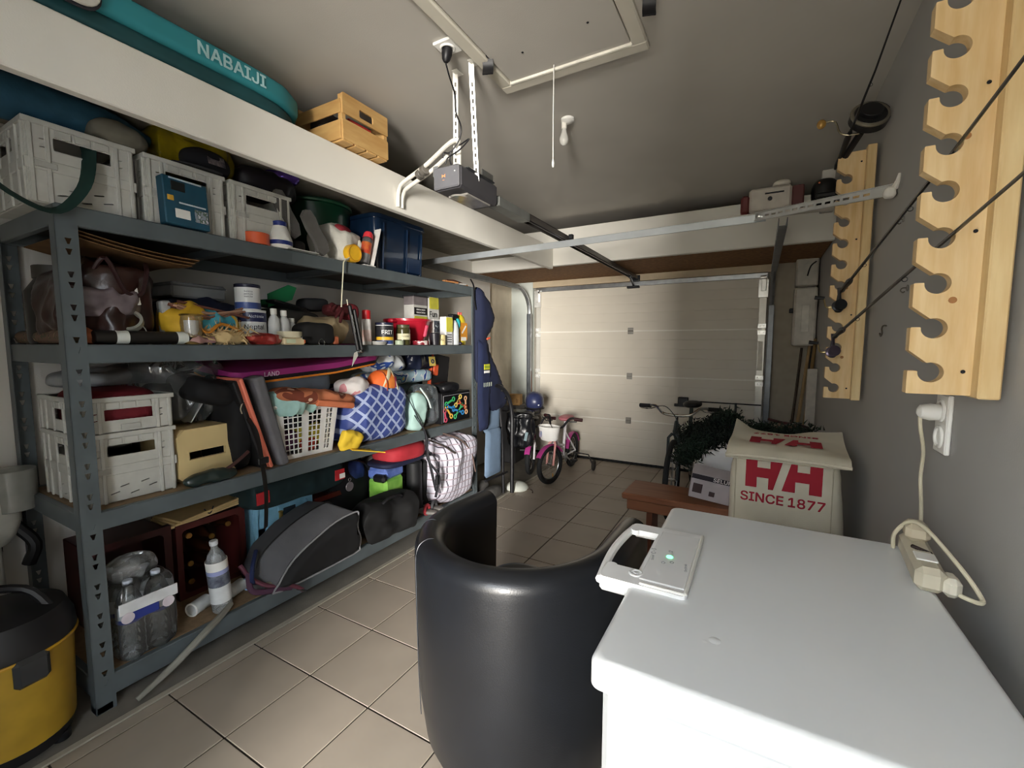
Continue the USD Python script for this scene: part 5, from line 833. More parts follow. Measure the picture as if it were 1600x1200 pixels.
part(mgb, 'lettering', T(T(facex(txt('LAND', .022, .001, True)), (.262, -.38, .018)), rot=(3, 9, 0)), M('d9b9cf', .5))
# lattice print bag
lat = grid_mat('3d4d8f', 'a9b6d8', 11.5, 11.5, .24, .24, True)
ltb = thing('lattice_bag', 'blue shopping bag with white lattice print on the third shelf', 'bag', (-2.21, 2.005, Z3-.0)); m = blob(.36, .52, .345, 4.2, .02, 6, 91, 5, fold=.4); v = m.vertices; v[:, 1] *= .9+.1*(1-v[:, 2]/.36); part(ltb, 'body', m, lat)
part(ltb, 'handle', tube([(.14, .02, .3), (.16, .05, .4), (.14, .09, .44), (.15, .14, .33), (.155, .13, .27)], .016, 8, 5, flat=.3), M('cfc9a8', .7))
obl = thing('fabric_ball', 'orange and pink panelled fabric ball on top of the lattice bag', 'ball', (-2.13, 2.08, Z3+.27)); bm_ = blob(.17, .19, .17, 2.2, 0, 1, 1, 4)
cc = bm_.triangles_center
for lo, hi, col, nmn in ((-1, -.045, 'e2672a', 'orange_panel'), (-.045, .03, 'e8843a', 'orange_panel'), (.03, .06, 'd9447a', 'pink_panel'), (.06, 1, 'c92a86', 'pink_panel')):
    part(obl, nmn, bm_.submesh([np.where((cc[:, 1] >= lo) & (cc[:, 1] < hi))[0]], append=True), M(col, .7, var=.05))
part(obl, 'seam', tube([(.085, -.045, .02), (.09, -.045, .09), (.06, -.045, .15), (0, -.045, .165)], .003, 6, 4), M('a5402a', .7))
solo('dotted_cloth', 'white cloth with pink hem between basket and fabric ball', 'cloth', blob(.16, .2, .12, 2.6, .015, 9, 92, 4, fold=.7), spots('d9d3d0', ('dcd6d3', 'c98a90'), 12, .85), (-2.14, 1.85, Z3+.28))
ylc = thing('yellow_cloth', 'yellow cloth corner hanging over the shelf edge below the lattice bag', 'cloth', (-2.03, 1.725, Z3)); part(ylc, 'fold', blob(.05, .11, .10, 4, .022, 12, 93, 4, fold=.9), M('e0bd35', .8, var=.06)); part(ylc, 'tip', T(prism([(-.05, -.03), (.17, .0), (.06, .03), (.10, .05), (-.04, .05)], .006), (.03, .03, -.01), (0, 14, 70)), M('dcb52e', .8))
dk = spots('1e2b58', ('1e2b58', 'd9a62e', '86a9a6'), 8, .8)
solo('duck_print_cloth', 'navy cloth with yellow prints folded behind the lattice bag', 'cloth', blob(.16, .46, .33, 4, .02, 7, 94, 4, fold=.5), dk, (-2.47, 2.08, Z3))
TW = spots('a9c6d4', ('dfe6e6', '2f4f9a', '7fb2c4', 'd8b36a'), 10, .85)
solo('beach_towel', 'folded pale blue beach towel with printed motifs behind the toy bag', 'towel', blob(.24, .70, .10, 4, .012, 7, 95, 4, fold=.4), TW, (-2.36, 2.42, Z3+.31)); 
solo('towel_stack', 'stack of pale cloths under the folded beach towel', 'cloths', blob(.26, .40, .31, 5, .01, 7, 96, 4, fold=.3), M('9db5b9', .9, var=.1), (-2.47, 2.55, Z3))
wbb = thing('white_print_bag', 'white and blue printed plastic bag on top of the beach towel', 'plastic bag', (-2.36, 2.3, Z3+.41)); part(wbb, 'bag', blob(.2, .3, .13, 3, .03, 9, 97, 4, fold=.9), spots('d5dadd', ('dfe3e5', '34529e', 'c8d5dc'), 10, .4)); part(wbb, 'blue_fold', blob(.06, .1, .03, 2.5, .01, 9, 98, 4, loc=(.04, .09, .11)), M('2b8fc9', .4))
nbb = thing('navy_print_bag', 'navy glossy bag with yellow label on top of the beach towel', 'plastic bag', (-2.36, 2.62, Z3+.41)); part(nbb, 'bag', blob(.2, .32, .14, 3, .03, 9, 99, 4, fold=.9), M('161b2c', .3, var=.4)); part(nbb, 'yellow_label', T(B(.004, .075, .075, b=.001), (.10, .125, .06), (0, -8, 0)), M('d8c060', .5)); part(nbb, 'label_mark', T(torus(.014, .004, 14, 6), (.104, .125, .06), (0, 82, 0)), NAVY)
tlb = thing('pale_teal_bag', 'pale teal cloth bag hanging forward right of the lattice bag', 'bag', (-2.10, 2.335, Z3)); part(tlb, 'body', T(blob(.12, .15, .26, 3, .015, 8, 101, 4, fold=.6), rot=(-10, 0, 0)), M('a9c9c2', .85, var=.06)); part(tlb, 'hem', tube([(.05, .02, .3), (.065, .08, .22), (.06, .12, .15)], .006, 6, 3), M('cfe0da', .8))
tyb = thing('toy_bag', 'clear plastic bag of pastel toys left of the black gift bag', 'toy bag', (-2.17, 2.52, Z3)); part(tyb, 'film', blob(.16, .24, .30, 4, .015, 9, 102, 4, fold=.5), clear('c8d4dc', .12, .2))
for x, y, z, s, c in ((.02, -.05, .18, .09, 'e0b13a'), (.03, .03, .2, .06, 'd8d8de'), (.02, .06, .12, .08, '4f9fb5'), (.03, -.02, .05, .08, '6fb0c4'), (.03, .07, .03, .07, 'c58fc0'), (.0, -.08, .03, .06, 'd59a3a'), (-.01, .01, .12, .08, '5da6a0')): part(tyb, 'toy', blob(s, s*1.15, s, 2.3, .006, 14, int(s*1000), 3, loc=(x, y, z)), M(c, .5))
gbx = thing('link_print_bag', 'black box with colourful chain-link print at the end of the third shelf', 'box', (-2.16, 2.79, Z3)); part(gbx, 'box', B(.20, .37, .235, (0, 0, .1175), .006), M('141417', .35)); part(gbx, 'top_fold', [T(blob(.17, .2, .07, 3, .015, 10, 103, 4, fold=.6), (0, -.02, .232))], M('18181b', .4)); part(gbx, 'frame_line', [B(.003, .004, .2, (.101, -.165, .115), .0005), B(.003, .33, .004, (.101, 0, .214), .0005)], M('8b8b90', .4))
def link(y0, z0, y1, z1, col):
    d = math.hypot(y1-y0, z1-z0); a = math.degrees(math.atan2(z1-z0, y1-y0)); s = sg.LineString([(0, 0), (d, 0)]).buffer(.008).union(sg.Point(0, 0).buffer(.02)).union(sg.Point(d, 0).buffer(.02)).difference(sg.Point(0, 0).buffer(.010)).difference(sg.Point(d, 0).buffer(.010))
    part(gbx, 'printed_link', T(yz(prism(s, .002)), (.1, y0, z0), (a, 0, 0)), M(col, .45))
for l in ((-.14, .03, -.15, .1, 'd0516a'), (-.13, .12, -.07, .05, 'e6b54f'), (-.13, .15, -.04, .18, '3fae6a'), (-.12, .13, -.04, .11, '3a8fd0'), (-.04, .1, .08, .06, '3a8fd0'), (-.02, .04, .07, .12, '49b574'), (-.01, .13, .05, .19, 'e9cf6c'), (.03, .15, .12, .1, 'd86a4a'), (.12, .17, .13, .06, 'e6b58a')): link(*l)
oeb = thing('orange_edged_board', 'black board with bright orange edge standing behind the link-print box', 'board', (-2.33, 2.80, Z3)); part(oeb, 'board', T(B(.03, .22, .52, (0, 0.06, .27), .008), rot=(-9, 0, 0)), M('17171a', .6)); part(oeb, 'orange_edge', T(B(.034, .022, .52, (0.002, -.06, .27), .008), rot=(-9, 0, 0)), M('e2552a', .5)); part(oeb, 'orange_block', T(B(.036, .07, .1, (.004, -.01, .4), .01), rot=(-9, 0, 0)), M('df5c33', .5))
solo('hardboard', 'pale grey hardboard standing behind the orange-edged board', 'panel', B(.012, .2, .45, (0, 0, .225), .003), M('a9adab', .5), (-2.55, 2.72, Z3))
tst = thing('tangled_straps', 'black tangled straps hanging over the third shelf edge', 'straps', (0, 0, 0)); ST = M('1d1c22', .7)
for i, P in enumerate(([(-2.06, 2.22, 1.02), (-2.03, 2.3, .85), (-2.012, 2.36, .72), (-2.0, 2.36, .6), (-1.96, 2.36, .45), (-1.94, 2.38, .32)], [(-2.04, 2.28, .86), (-2.01, 2.375, .70), (-1.99, 2.35, .55), (-1.93, 2.4, .42), (-1.93, 2.36, .28)], [(-2.0, 2.36, .62), (-1.95, 2.42, .50), (-1.94, 2.40, .40)])): part(tst, 'strap', tube(P, [.004, .006, .014, .014, .016][:max(2, 5-i)], 8, 5, flat=.5), ST)
part(tst, 'clip', B(.02, .035, .07, (-1.925, 2.375, .40), .006), BLACK)
# ---------------- bottom shelf
def bottle_crate(label, loc, rz, mat, w=.30, h=.38, d=.27, inner=None):
    t = thing('bottle_crate', label, 'crate', loc, rz); fr = sg.box(-w/2, 0, w/2, h).difference(sg.box(-w/2+.025, .025, w/2-.03, h-.03).buffer(-.02).buffer(.02))
    part(t, 'rim', yz(prism(fr, .03)).apply_translation((d/2-.03, 0, 0)), mat); part(t, 'shell', [BB(-d/2, d/2-.03, -w/2+.01, -w/2+.018, .01, h-.01), BB(-d/2, d/2-.03, w/2-.018, w/2-.01, .01, h-.01), BB(-d/2, d/2-.03, -w/2+.01, w/2-.01, .01, .018), BB(-d/2, d/2-.03, -w/2+.01, w/2-.01, h-.018, h-.01)], mat); part(t, 'back', BB(-d/2, -d/2+.01, -w/2+.01, w/2-.01, .01, h-.01), inner or mat); return t
DM = M('3d1a17', .5, var=.15)
bottle_crate('dark maroon bottle crate half hidden behind the water bottle pack', (-2.47, .80, Z4), 0, DM)
mc = bottle_crate('maroon bottle crate lying on its side with gold bottle caps facing out', (-2.47, 1.125, Z4), 0, MAROON, w=.315, h=.365, inner=M('2e1a10', .6))
bsrc = None
for y, z, w in ((-.09, .29, 'upper left'), (-.09, .15, 'middle left'), (-.09, .06, 'lower left'), (.01, .25, 'upper middle'), (.01, .175, 'centre'), (.01, .10, 'lower middle'), (.09, .285, 'upper right')):
    lab = 'beer bottle with gold cap facing out, ' + w + ' of the maroon crate'
    if bsrc is None:
        bsrc = thing('beer_bottle', lab, 'bottle', (-2.47, 1.125+y, Z4+z), 0, 'beer bottles in the maroon crate'); G = M('3a2110', .12, coat=.4); part(bsrc, 'glass', T(lathe([(0, -.11), (.030, -.11), (.032, -.1), (.032, 0), (.014, .06), (.012, .10), (0, .10)], 16), rot=(0, 90, 0)), G); part(bsrc, 'cap', T(lathe([(0, .108), (.012, .107), (.014, .1), (.0, .1)], 14), rot=(0, 90, 0)), M('b98a4a', .3, .8))
    else: dup(bsrc, (-2.47, 1.125+y, Z4+z), 0, lab)
bc2 = bottle_crate('pale blue bottle crate left of the grey travel bag', (-2.46, 1.50, Z4), 0, M('7fb2cc', .5, var=.1), w=.36, h=.33, inner=M('4a7a98', .5)); part(bc2, 'front_grille', [BB(.10, .12, -.17+.07*k, -.15+.07*k, .02, .3) for k in range(5)]+[BB(.10, .118, -.17, .17, .20, .30)], M('7fb2cc', .5, var=.1)); part(bc2, 'dark_handle', BB(.121, .126, -.0, .075, .2, .28, .002), M('1e2a33', .5)); part(bc2, 'gold_bottle_neck', T(lathe([(0, 0), (.012, 0), (.010, .06), (.014, .07), (0, .075)], 12), (.13, -.02, .2)), M('b59a55', .3, .6))
bottle_crate('brick-red bottle crate behind the top of the grey travel bag', (-2.47, 1.86, Z4), 0, M('6a2a20', .5, var=.12), w=.32, h=.27)
env = thing('cream_envelope', 'cream padded envelopes lying on the maroon crate', 'envelope', (-2.44, 1.11, Z4+.366)); 
for k in range(3): part(env, 'sheet', T(B(.2, .32, .012, b=.003), (.01*k, .005*k, .008+.013*k), (4, 0, 4*k)), M('c9ad78', .7, var=.1)); 
part(env, 'cord', tube([(.11, -.02, .045), (.12, 0, .02), (.115, .02, .05)], .003, 6, 4), BLACK)
dgb = thing('dark_green_bag', 'dark green padded bag with red tags lying on the crates', 'bag', (-2.36, 1.56, Z4+.335)); part(dgb, 'body', blob(.3, .60, .17, 5, .012, 6, 111, 5, fold=.3), M('12272a', .8, var=.2)); 
for y in (-.25, .23): part(dgb, 'red_tag', T(B(.004, .07, .065, b=.001), (.152, y, .085)), M('b8282e', .6))
part(dgb, 'white_mark', B(.002, .04, .03, (.156, .245, .075), .0005), WHITE); part(dgb, 'charm', [cyl(.03, .006, 16, (.15, .30, -.01), (0, 90, 0)), torus(.01, .002, 12, 5, (.155, .30, .035), (0, 90, 0))], M('8a8388', .3, .5))
# water bottles
WAT = clear('d5dde2', .05, .07); LABW = M('cfd4d8', .4); LABB = M('2a3a86', .4)
def wbot(label, loc, group=None):
    t = thing('water_bottle', label, 'water bottle', loc, 0, group)
    pr = [(0, 0), (.036, 0), (.042, .01)]
    for k in range(5): pr += [(.042, .02+.03*k), (.0395, .035+.03*k)]
    pr += [(.042, .19), (.042, .22), (.03, .26), (.014, .285), (.013, .295), (0, .296)]
    part(t, 'bottle', lathe(pr, 20), WAT); part(t, 'label', lathe([(.0425, .165), (.043, .165), (.043, .215), (.0425, .215)], 20), LABW); part(t, 'blue_label_band', lathe([(.0431, .15), (.0434, .15), (.0434, .166), (.0431, .166)], 20), LABB); part(t, 'cap', cyl(.016, .02, 16, (0, 0, .288)), M('c3cbd8', .4)); return t
w0 = wbot('clear water bottle, front left of the shrink-wrapped pack', (-2.085, .695, Z4+.001), 'water bottles in the shrink-wrapped pack')
for x, y, w in ((-2.085, .785, 'front right'), (-2.175, .695, 'middle left'), (-2.175, .785, 'middle right'), (-2.265, .695, 'rear left'), (-2.265, .785, 'rear right')): dup(w0, (x, y, Z4+.001), 0, 'clear water bottle, '+w+' of the shrink-wrapped pack')
flm = thing('pack_film', 'clear shrink film with white and blue print around the water bottles', 'plastic film', (-2.175, .74, Z4)); part(flm, 'film', blob(.285, .2, .30, 8, .004, 9, 112, 4, fold=.3), clear('d0d4d6', .08, .05)); part(flm, 'white_band', BB(.142, .147, -.095, .095, .2, .245, .002), M('d9dbdc', .4)); part(flm, 'blue_band', BB(.142, .1465, -.07, .03, .165, .2, .002), LABB); [part(flm, 'pale_emblem', T(cyl(.021, .002, 16), (.1465, y, .185), (0, 90, 0)), M('d7cdd5', .4)) for y in (-.07, .06)]; part(flm, 'gathered_end', T(blob(.1, .14, .07, 2.5, .02, 10, 113, 4, fold=.9), (.02, 0, .29)), clear('c0c2c2', .12, .3))
wb_ = thing('water_bottle', 'single water bottle with white and blue label standing before the maroon crate', 'water bottle', (-2.10, 1.035, Z4), 0); part(wb_, 'bottle', T(lathe([(0, 0), (.036, 0), (.042, .01), (.042, .24), (.03, .275), (.014, .30), (.014, .32), (0, .32)], 22), rot=(4, 0, 0)), clear('cdd2d4', .08, .35)); part(wb_, 'white_label', T(lathe([(.0425, .205), (.0435, .205), (.0435, .245), (.0425, .245)], 22), rot=(4, 0, 0)), WHITE); part(wb_, 'blue_label', T(lathe([(.0425, .185), (.0435, .185), (.0435, .204), (.0425, .204)], 22), rot=(4, 0, 0)), M('9aa2cf', .4)); part(wb_, 'dark_label', T(lathe([(.0425, .13), (.0432, .13), (.0432, .184), (.0425, .184)], 22), rot=(4, 0, 0)), M('33384a', .3, h2='7d8390', scale=30)); part(wb_, 'white_foot_label', T(lathe([(.0425, .05), (.0432, .05), (.0432, .128), (.0425, .128)], 22), rot=(4, 0, 0)), M('d5d8d8', .35)); part(wb_, 'cap', T(cyl(.017, .022, 16, (0, 0, .315)), rot=(4, 0, 0)), M('c9ccd0', .4))
for y, l in ((.965, 'white plastic jar lying left of the single water bottle'), (1.125, 'white plastic jar with blue rim lying right of the single water bottle')):
    t = thing('white_jar', l, 'jar', (-2.16, y, Z4+.03)); part(t, 'jar', T(cyl(.03, .09, 20, b=.008), (.0, -.03, 0), (-90, 0, 20)), M('c9cbca', .4)); part(t, 'rim', T(torus(.028, .004, 20, 6), (-.0, .055 if y > 1 else -.03, 0), (-90, 0, 20)), M('8fa9c9', .4) if y > 1 else WHITE)
# grey travel bag
tb = thing('travel_bag', 'grey and black wedge-shaped travel bag at the front of the bottom shelf', 'bag', (-2.12, 1.52, Z4)); GY = M('57575b', .85, var=.08, bump=.2); 
ou = [(-.27, 0), (-.275, .04), (-.19, .13), (-.06, .19), (.07, .235), (.20, .245), (.225, .225), (.215, .15), (.235, .08), (.225, .03), (.18, 0)]
part(tb, 'black_front', T(yz(pillow(ou, .07, .022, .006, 9, 3)), (.11, 0, .0)), M('141416', .8, var=.12)); 
ob = sg.Polygon([(-.33, 0), (-.345, .06), (-.27, .18), (-.13, .26), (.0, .30), (.10, .315), (.14, .29), (.2, .245), (.22, .1), (.2, 0)])
from shapely import affinity as _af
gm = []
for k, (x, s) in enumerate(((.10, 1.0), (.0, .99), (-.1, .96), (-.16, .88))):
    pass
def loft(p0, p1, x0, x1, n=90):
    a = np.array([p0.exterior.interpolate(i/n, normalized=True).coords[0] for i in range(n)]); b = np.array([p1.exterior.interpolate(i/n, normalized=True).coords[0] for i in range(n)])
    k = np.argmin(((b[:, None]-a[None, :1])**2).sum(2)[:, 0]); b = np.roll(b, -k, 0)
    L = [(a*(1-t)+b*t, x0+(x1-x0)*t) for t in np.linspace(0, 1, 8)]; V = np.vstack([np.c_[np.full(n, x), q] for q, x in L]); F = []
    for i in range(7):
        for j in range(n): p, q = i*n+j, i*n+(j+1) % n; F += [[p, q, q+n], [p, q+n, p+n]]
    c = len(V); V = np.vstack([V, [[x0, *L[0][0].mean(0)], [x1, *L[-1][0].mean(0)]]])
    for j in range(n): F += [[c, (j+1) % n, j], [c+1, 7*n+j, 7*n+(j+1) % n]]
    m = trimesh.Trimesh(V, F, process=False); m.fix_normals(); return m
p0 = sg.Polygon(ou).buffer(.004); part(tb, 'grey_gusset', loft(p0, ob.intersection(sg.box(-.4, .0, .4, 1)), .105, .0), GY); part(tb, 'grey_body', loft(ob, _af.scale(ob, .9, .95, origin=(0, 0)), -.002, -.15), M('4d4d50', .85, var=.08)); 
part(tb, 'piping', tube([(.118, u, v+.002) for u, v in ou], .005, 6, 3, closed=True), M('8d8d90', .6)); part(tb, 'zip_line', tube([(.0, u, v) for u, v in list(ob.exterior.coords)[:-1][1:7]], .004, 6, 3), BLACK)
part(tb, 'carry_loop', tube([(.02, -.33, .05), (.06, -.37, .09), (.05, -.36, .15), (-.02, -.30, .19)], .010, 8, 4), NAVY)
bkb = thing('black_duffel', 'black cloth duffel behind the right end of the grey travel bag', 'bag', (-2.06, 2.02, Z4)); part(bkb, 'body', blob(.22, .44, .22, 3.2, .035, 6, 121, 5, fold=.9), M('0e0e0f', .8, var=.3)); part(bkb, 'handle', tube([(.05, -.12, .2), (.07, -.05, .25), (.07, .05, .24), (.05, .1, .2)], .010, 8, 4), BLACK)
nvb = thing('navy_backpack', 'navy and black backpack behind the black duffel', 'bag', (-2.45, 2.0, Z4+.0)); part(nvb, 'body', blob(.26, .34, .46, 3, .02, 6, 122, 4, fold=.4), M('18191d', .7, var=.3)); part(nvb, 'blue_panel', T(blob(.1, .16, .2, 2.6, .01, 7, 123, 4), (.08, .03, .24)), M('26376b', .6, var=.2)); part(nvb, 'strap', tube([(.1, -.15, .42), (.14, -.05, .46), (.15, .08, .40), (.15, .12, .28)], .012, 8, 4, flat=.5), BLACK)
grp = solo('grey_boulder_bag', 'pale grey cloth bag between navy backpack and green package', 'bag', blob(.2, .2, .40, 2.6, .02, 7, 124, 4, fold=.4), M('8d8d89', .85, var=.12), (-2.45, 2.27, Z4))
gpk = thing('green_package', 'blue and green package under the red cushion', 'package', (-2.24, 2.20, Z4), 6); part(gpk, 'green_part', B(.16, .2, .30, (0, 0, .15), .02), M('6aa53c', .35, h2='8fc45a', scale=12)); part(gpk, 'blue_part', B(.165, .205, .08, (0, 0, .335), .02), M('4a66b8', .35, h2='7f95d6', scale=14)); part(gpk, 'black_fold', B(.1, .05, .05, (.05, -.12, .32), .015), BLACK)
bcy = thing('black_bolster', 'pair of black padded rolls standing beside the green package', 'rolls', (-2.15, 2.44, Z4))
for y, r, h in ((-.05, .055, .38), (.045, .036, .36)): part(bcy, 'roll', T(cyl(r, h, 24, b=.015), (0, y, 0)), M('18191b', .6, var=.2))
rcu = thing('red_cushion', 'red and navy padded cushion resting on the black rolls', 'cushion', (-2.2, 2.27, Z4+.382)); part(rcu, 'red_top', T(blob(.26, .36, .125, 3.5, .008, 6, 125, 4), (0, .02, .02)), M('b5303a', .75, var=.08)); part(rcu, 'navy_base', blob(.25, .42, .05, 3.5, .006, 6, 126, 4), M('1a1f3a', .7)); part(rcu, 'strap_end', blob(.08, .1, .03, 2.5, 0, 1, 1, 3, loc=(.08, .22, .01)), BLACK)
chk = grid_mat('c6c3cf', '4f4a55', 26, 20, .2, .16, False, '9d8d97', .6)
cbg = thing('checked_bag', 'large white checked laundry bag bulging over the bottom shelf end', 'bag', (-2.215, 2.70, Z4+.01)); m = blob(.54, .46, .505, 3.4, .03, 5, 131, 5, fold=.7); m = T(m, rot=(0, 0, 0)); v = m.vertices; v[:, 1] += .10*(v[:, 2]/.505)*np.clip(v[:, 1]*0+1, 0, 1)*.6; v[:, 0] += .03*v[:, 2]/.505; part(cbg, 'body', m, chk)
part(cbg, 'seam', tube([(.18, -.12, .545), (.26, -.0, .48), (.285, .1, .36), (.29, .15, .2)], .006, 6, 5), M('5b4a44', .6)); part(cbg, 'handle', tube([(.1, -.19, .5), (.22, -.16, .46), (.28, -.1, .40)], .012, 8, 4, flat=.4), M('4d4440', .6))
pcl = thing('printed_cloths', 'grey and white printed cloths stuffed left of the checked bag', 'cloths', (-2.28, 2.545, Z4+.30)); part(pcl, 'heap', blob(.26, .14, .24, 2.6, .03, 10, 133, 4, fold=.8), spots('c9c9d0', ('d5d5da', '3a3d55', '8f90a5'), 16)); part(pcl, 'label_patch', [T(B(.004, .06, .07, b=.001), (.135, -.02, .19))], M('d9d9dc', .5)); part(pcl, 'label_window', T(B(.004, .03, .035, b=.001), (.1375, -.02, .19)), M('55485a', .5))
for i, (y, l) in enumerate(((2.39, 'grey and red sandal at the front of the bottom shelf'), (2.47, 'dark grey sandal beside the grey and red sandal'))):
    t = thing('sandal', l, 'sandal', (-2.06, y, Z4), 12); part(t, 'sole', blob(.2, .07, .03, 3, .002, 8, 1, 3), M('6d6a66', .7)); part(t, 'upper', T(torus(.032, .012, 20, 8), (.02, 0, .03), (90, 0, 90)), M('a5323a' if i == 0 else '3a3a3c', .7)); part(t, 'heel_strap', T(torus(.028, .006, 18, 6), (-.06, 0, .035), (70, 0, 90)), BLACK)
prp = thing('purple_rope', 'dull purple dog lead trailing over the bottom shelf front', 'lead', (0, 0, 0)); part(prp, 'cord', tube([(-2.12, 1.13, .29), (-2.08, 1.16, .22), (-2.04, 1.22, .165), (-2.01, 1.28, .15), (-1.99, 1.33, .12), (-1.985, 1.36, .09)], .010, 8, 5), M('5b2c3a', .7)); part(prp, 'loop', tube([(-2.09, 1.15, .25), (-2.05, 1.14, .18), (-2.03, 1.2, .15), (-2.0, 1.27, .14), (-2.0, 1.31, .125)], .013, 8, 5, flat=.5), M('43243a', .7)); part(prp, 'clasp', tube([(-1.99, 1.33, .11), (-1.97, 1.37, .085)], .006, 6), CHROME)
sst = thing('small_toys', 'small brown and grey objects beside the purple lead', 'clutter', (-2.06, 1.24, Z4)); part(sst, 'stone', blob(.05, .06, .05, 2.3, .008, 12, 1, 3), M('6f6a5c', .7)); part(sst, 'dark_case', B(.06, .08, .04, (.0, .07, .02), .008), M('1f2026', .5))
hs_ = solo('grey_hose', 'grey hose stub running from the floor up onto the bottom shelf', 'hose', tube([(-1.975, .66, .016), (-1.975, .78, .07), (-1.98, .90, .135), (-2.03, 1.0, .15), (-2.06, 1.05, .16)], [.010, .014, .015, .014, .012], 10, 5), M('85837a', .6, var=.08), (0, 0, 0))
# ---------------- right end of the shelving
sut = thing('wetsuit', 'navy blue hooded wetsuit hanging from the end of the top shelf', 'wetsuit', (-1.985, 0, 0)); WS = M('161d38', .85, var=.1, scale=5, bump=.15)
part(sut, 'torso', yz(pillow([(2.95, 1.80), (3.02, 1.80), (3.15, 1.70), (3.215, 1.58), (3.19, 1.48), (3.10, 1.395), (3.135, 1.31), (3.24, 1.16), (3.36, 1.0), (3.44, .86), (3.40, .79), (3.22, .76), (3.04, .80), (3.02, 1.0), (2.95, 1.05), (2.945, 1.4)], .09, .03, .012, 7, 4)), WS); part(sut, 'sleeve', T(yz(pillow([(2.94, 1.38), (3.07, 1.38), (3.12, 1.1), (3.11, .85), (3.08, .64), (2.95, .64), (2.93, .9)], .05, .028, .008, 8, 5)), (.03, 0, 0)), M('182140', .85, var=.1, bump=.15))
part(sut, 'neck_tab', T(B(.012, .05, .016, b=.004), (.052, 3.06, 1.395), (12, 0, 0)), M('e0593a', .5)); part(sut, 'chest_patch', [B(.004, .085, .045, (.06, 3.025, 1.165), .001)], M('c2c436', .5)); part(sut, 'patch_foot', B(.004, .08, .02, (.06, 3.025, 1.125), .001), WHITE); part(sut, 'patch_lettering', T(facex(txt('TRIBORD', .014, .0008, True)), (.0625, 3.025, 1.158)), M('5d7a2a', .5))
part(sut, 'sleeve_mark', [B(.003, .007, .035, (.0575, 2.985+.028*k, 1.02), .001) for k in range(5)], M('b5bfae', .5)); part(sut, 'hanging_loop', tube([(-.03, 2.93, 1.86), (.01, 2.915, 1.80), (.012, 2.92, 1.70), (.01, 2.95, 1.62)], .008, 6, 4, flat=.3), BLACK)
fch = thing('folding_chair', 'folded blue-grey camping chair with black tube frame at the shelf end', 'folding chair', (0, 0, 0)); FC = M('6a7f97', .85, var=.06, bump=.15)
part(fch, 'back_panel', T(yz(pillow([(3.06, .60), (3.32, .60), (3.36, .9), (3.30, 1.0), (3.08, 1.0)], .04, .03, .004, 6, 6)), (-1.99, 0, 0)), FC); part(fch, 'seat_panel', T(yz(pillow([(3.04, .22), (3.31, .22), (3.32, .62), (3.06, .63)], .04, .03, .004, 6, 7)), (-1.965, 0, 0)), FC)
part(fch, 'tube_frame', tube([(-1.96, 3.14, 1.0), (-1.93, 3.24, .985), (-1.91, 3.34, .90), (-1.90, 3.395, .74), (-1.90, 3.40, .5), (-1.90, 3.40, .012)], .018, 10, 5), BLACK); part(fch, 'tube_frame', tube([(-1.99, 3.33, .85), (-1.97, 3.345, .5), (-1.96, 3.35, .012)], .013, 10, 3), BLACK); part(fch, 'cross_tube', tube([(-1.96, 3.05, .2), (-1.94, 3.38, .2)], .010, 8), BLACK)
for z in (.88, .95): part(fch, 'clip', B(.02, .03, .02, (-1.92, 3.26+(.95-z)*.9, z-.0), .005), BLACK)
solo('shoe_pile', 'grey and dark shoes on the floor beside the folding chair', 'shoes', cat([blob(.11, .25, .1, 3, .012, 9, 141, 4, loc=(0, 0, 0)), blob(.1, .24, .12, 2.6, .012, 9, 142, 4, loc=(-.14, .02, 0))]), M('4a4846', .7, var=.3), (-2.0, 3.22, 0))
# ---------------- loft items
tf = thing('swim_float', 'long teal padded float with white lettering on the loft beam', 'swim float', (0, 0, 0)); TE = M('2f8791', .6, var=.06, scale=4)
fo = sg.Polygon([(-1.745, -.5), (-1.745, 1.10), (-1.76, 1.22), (-1.82, 1.32), (-1.95, 1.38), (-2.12, 1.36), (-2.30, 1.26), (-2.42, 1.05), (-2.42, -.5)]).buffer(-.05).buffer(.05, quad_segs=16)

def rimbox(poly, z0, z1, re, n=5):
    L = [(z0, re)]+[(z0+re*(1-math.cos(a)), re*(1-math.sin(a))) for a in np.linspace(.2, math.pi/2, n)]+[(z1-re*(1-math.cos(a)), re*(1-math.sin(a))) for a in np.linspace(math.pi/2, .2, n)]+[(z1, re)]
    rings = []; N_ = 96
    for z, i in L:
        q = poly.buffer(-i-1e-4); rings.append(np.c_[np.array([q.exterior.interpolate(k/N_, normalized=True).coords[0] for k in range(N_)]), np.full(N_, z)])
    V = np.vstack(rings); F = []
    for i in range(len(rings)-1):
        for j in range(N_): a, b = i*N_+j, i*N_+(j+1) % N_; F += [[a, b, b+N_], [a, b+N_, a+N_]]
    c = len(V); V = np.vstack([V, rings[0].mean(0), rings[-1].mean(0)]); e = (len(rings)-1)*N_
    for j in range(N_): F += [[c, (j+1) % N_, j], [c+1, e+j, e+(j+1) % N_]]
    m = trimesh.Trimesh(V, F, process=False); m.fix_normals(); return m
part(tf, 'pad', rimbox(fo, 2.33, 2.412, .02), TE); part(tf, 'dark_base', rimbox(fo.buffer(-.02), 2.274, 2.337, .02), M('1d4a4f', .7))  # darker teal lower layer paints in the shade under the float
part(tf, 'lettering', T(facex(txt('NABAIJI', .043, .0015, True)), (-1.7435, 1.005, 2.348)), M('a9cdd2', .5))
pad_ = thing('white_paddle', 'white rounded paddle blade leaning against the left part of the teal float', 'paddle', (-1.728, .57, 2.30)); part(pad_, 'blade', yz(rimbox(sg.LineString([(-.5, 0.04), (.0, .05)]).buffer(.048), 0, .012, .005)), M('cfccc4', .4)); part(pad_, 'dark_edge', yz(rimbox(sg.LineString([(-.5, 0.036), (.002, .045)]).buffer(.05), -.004, .001, .001)), M('2b2a33', .5))
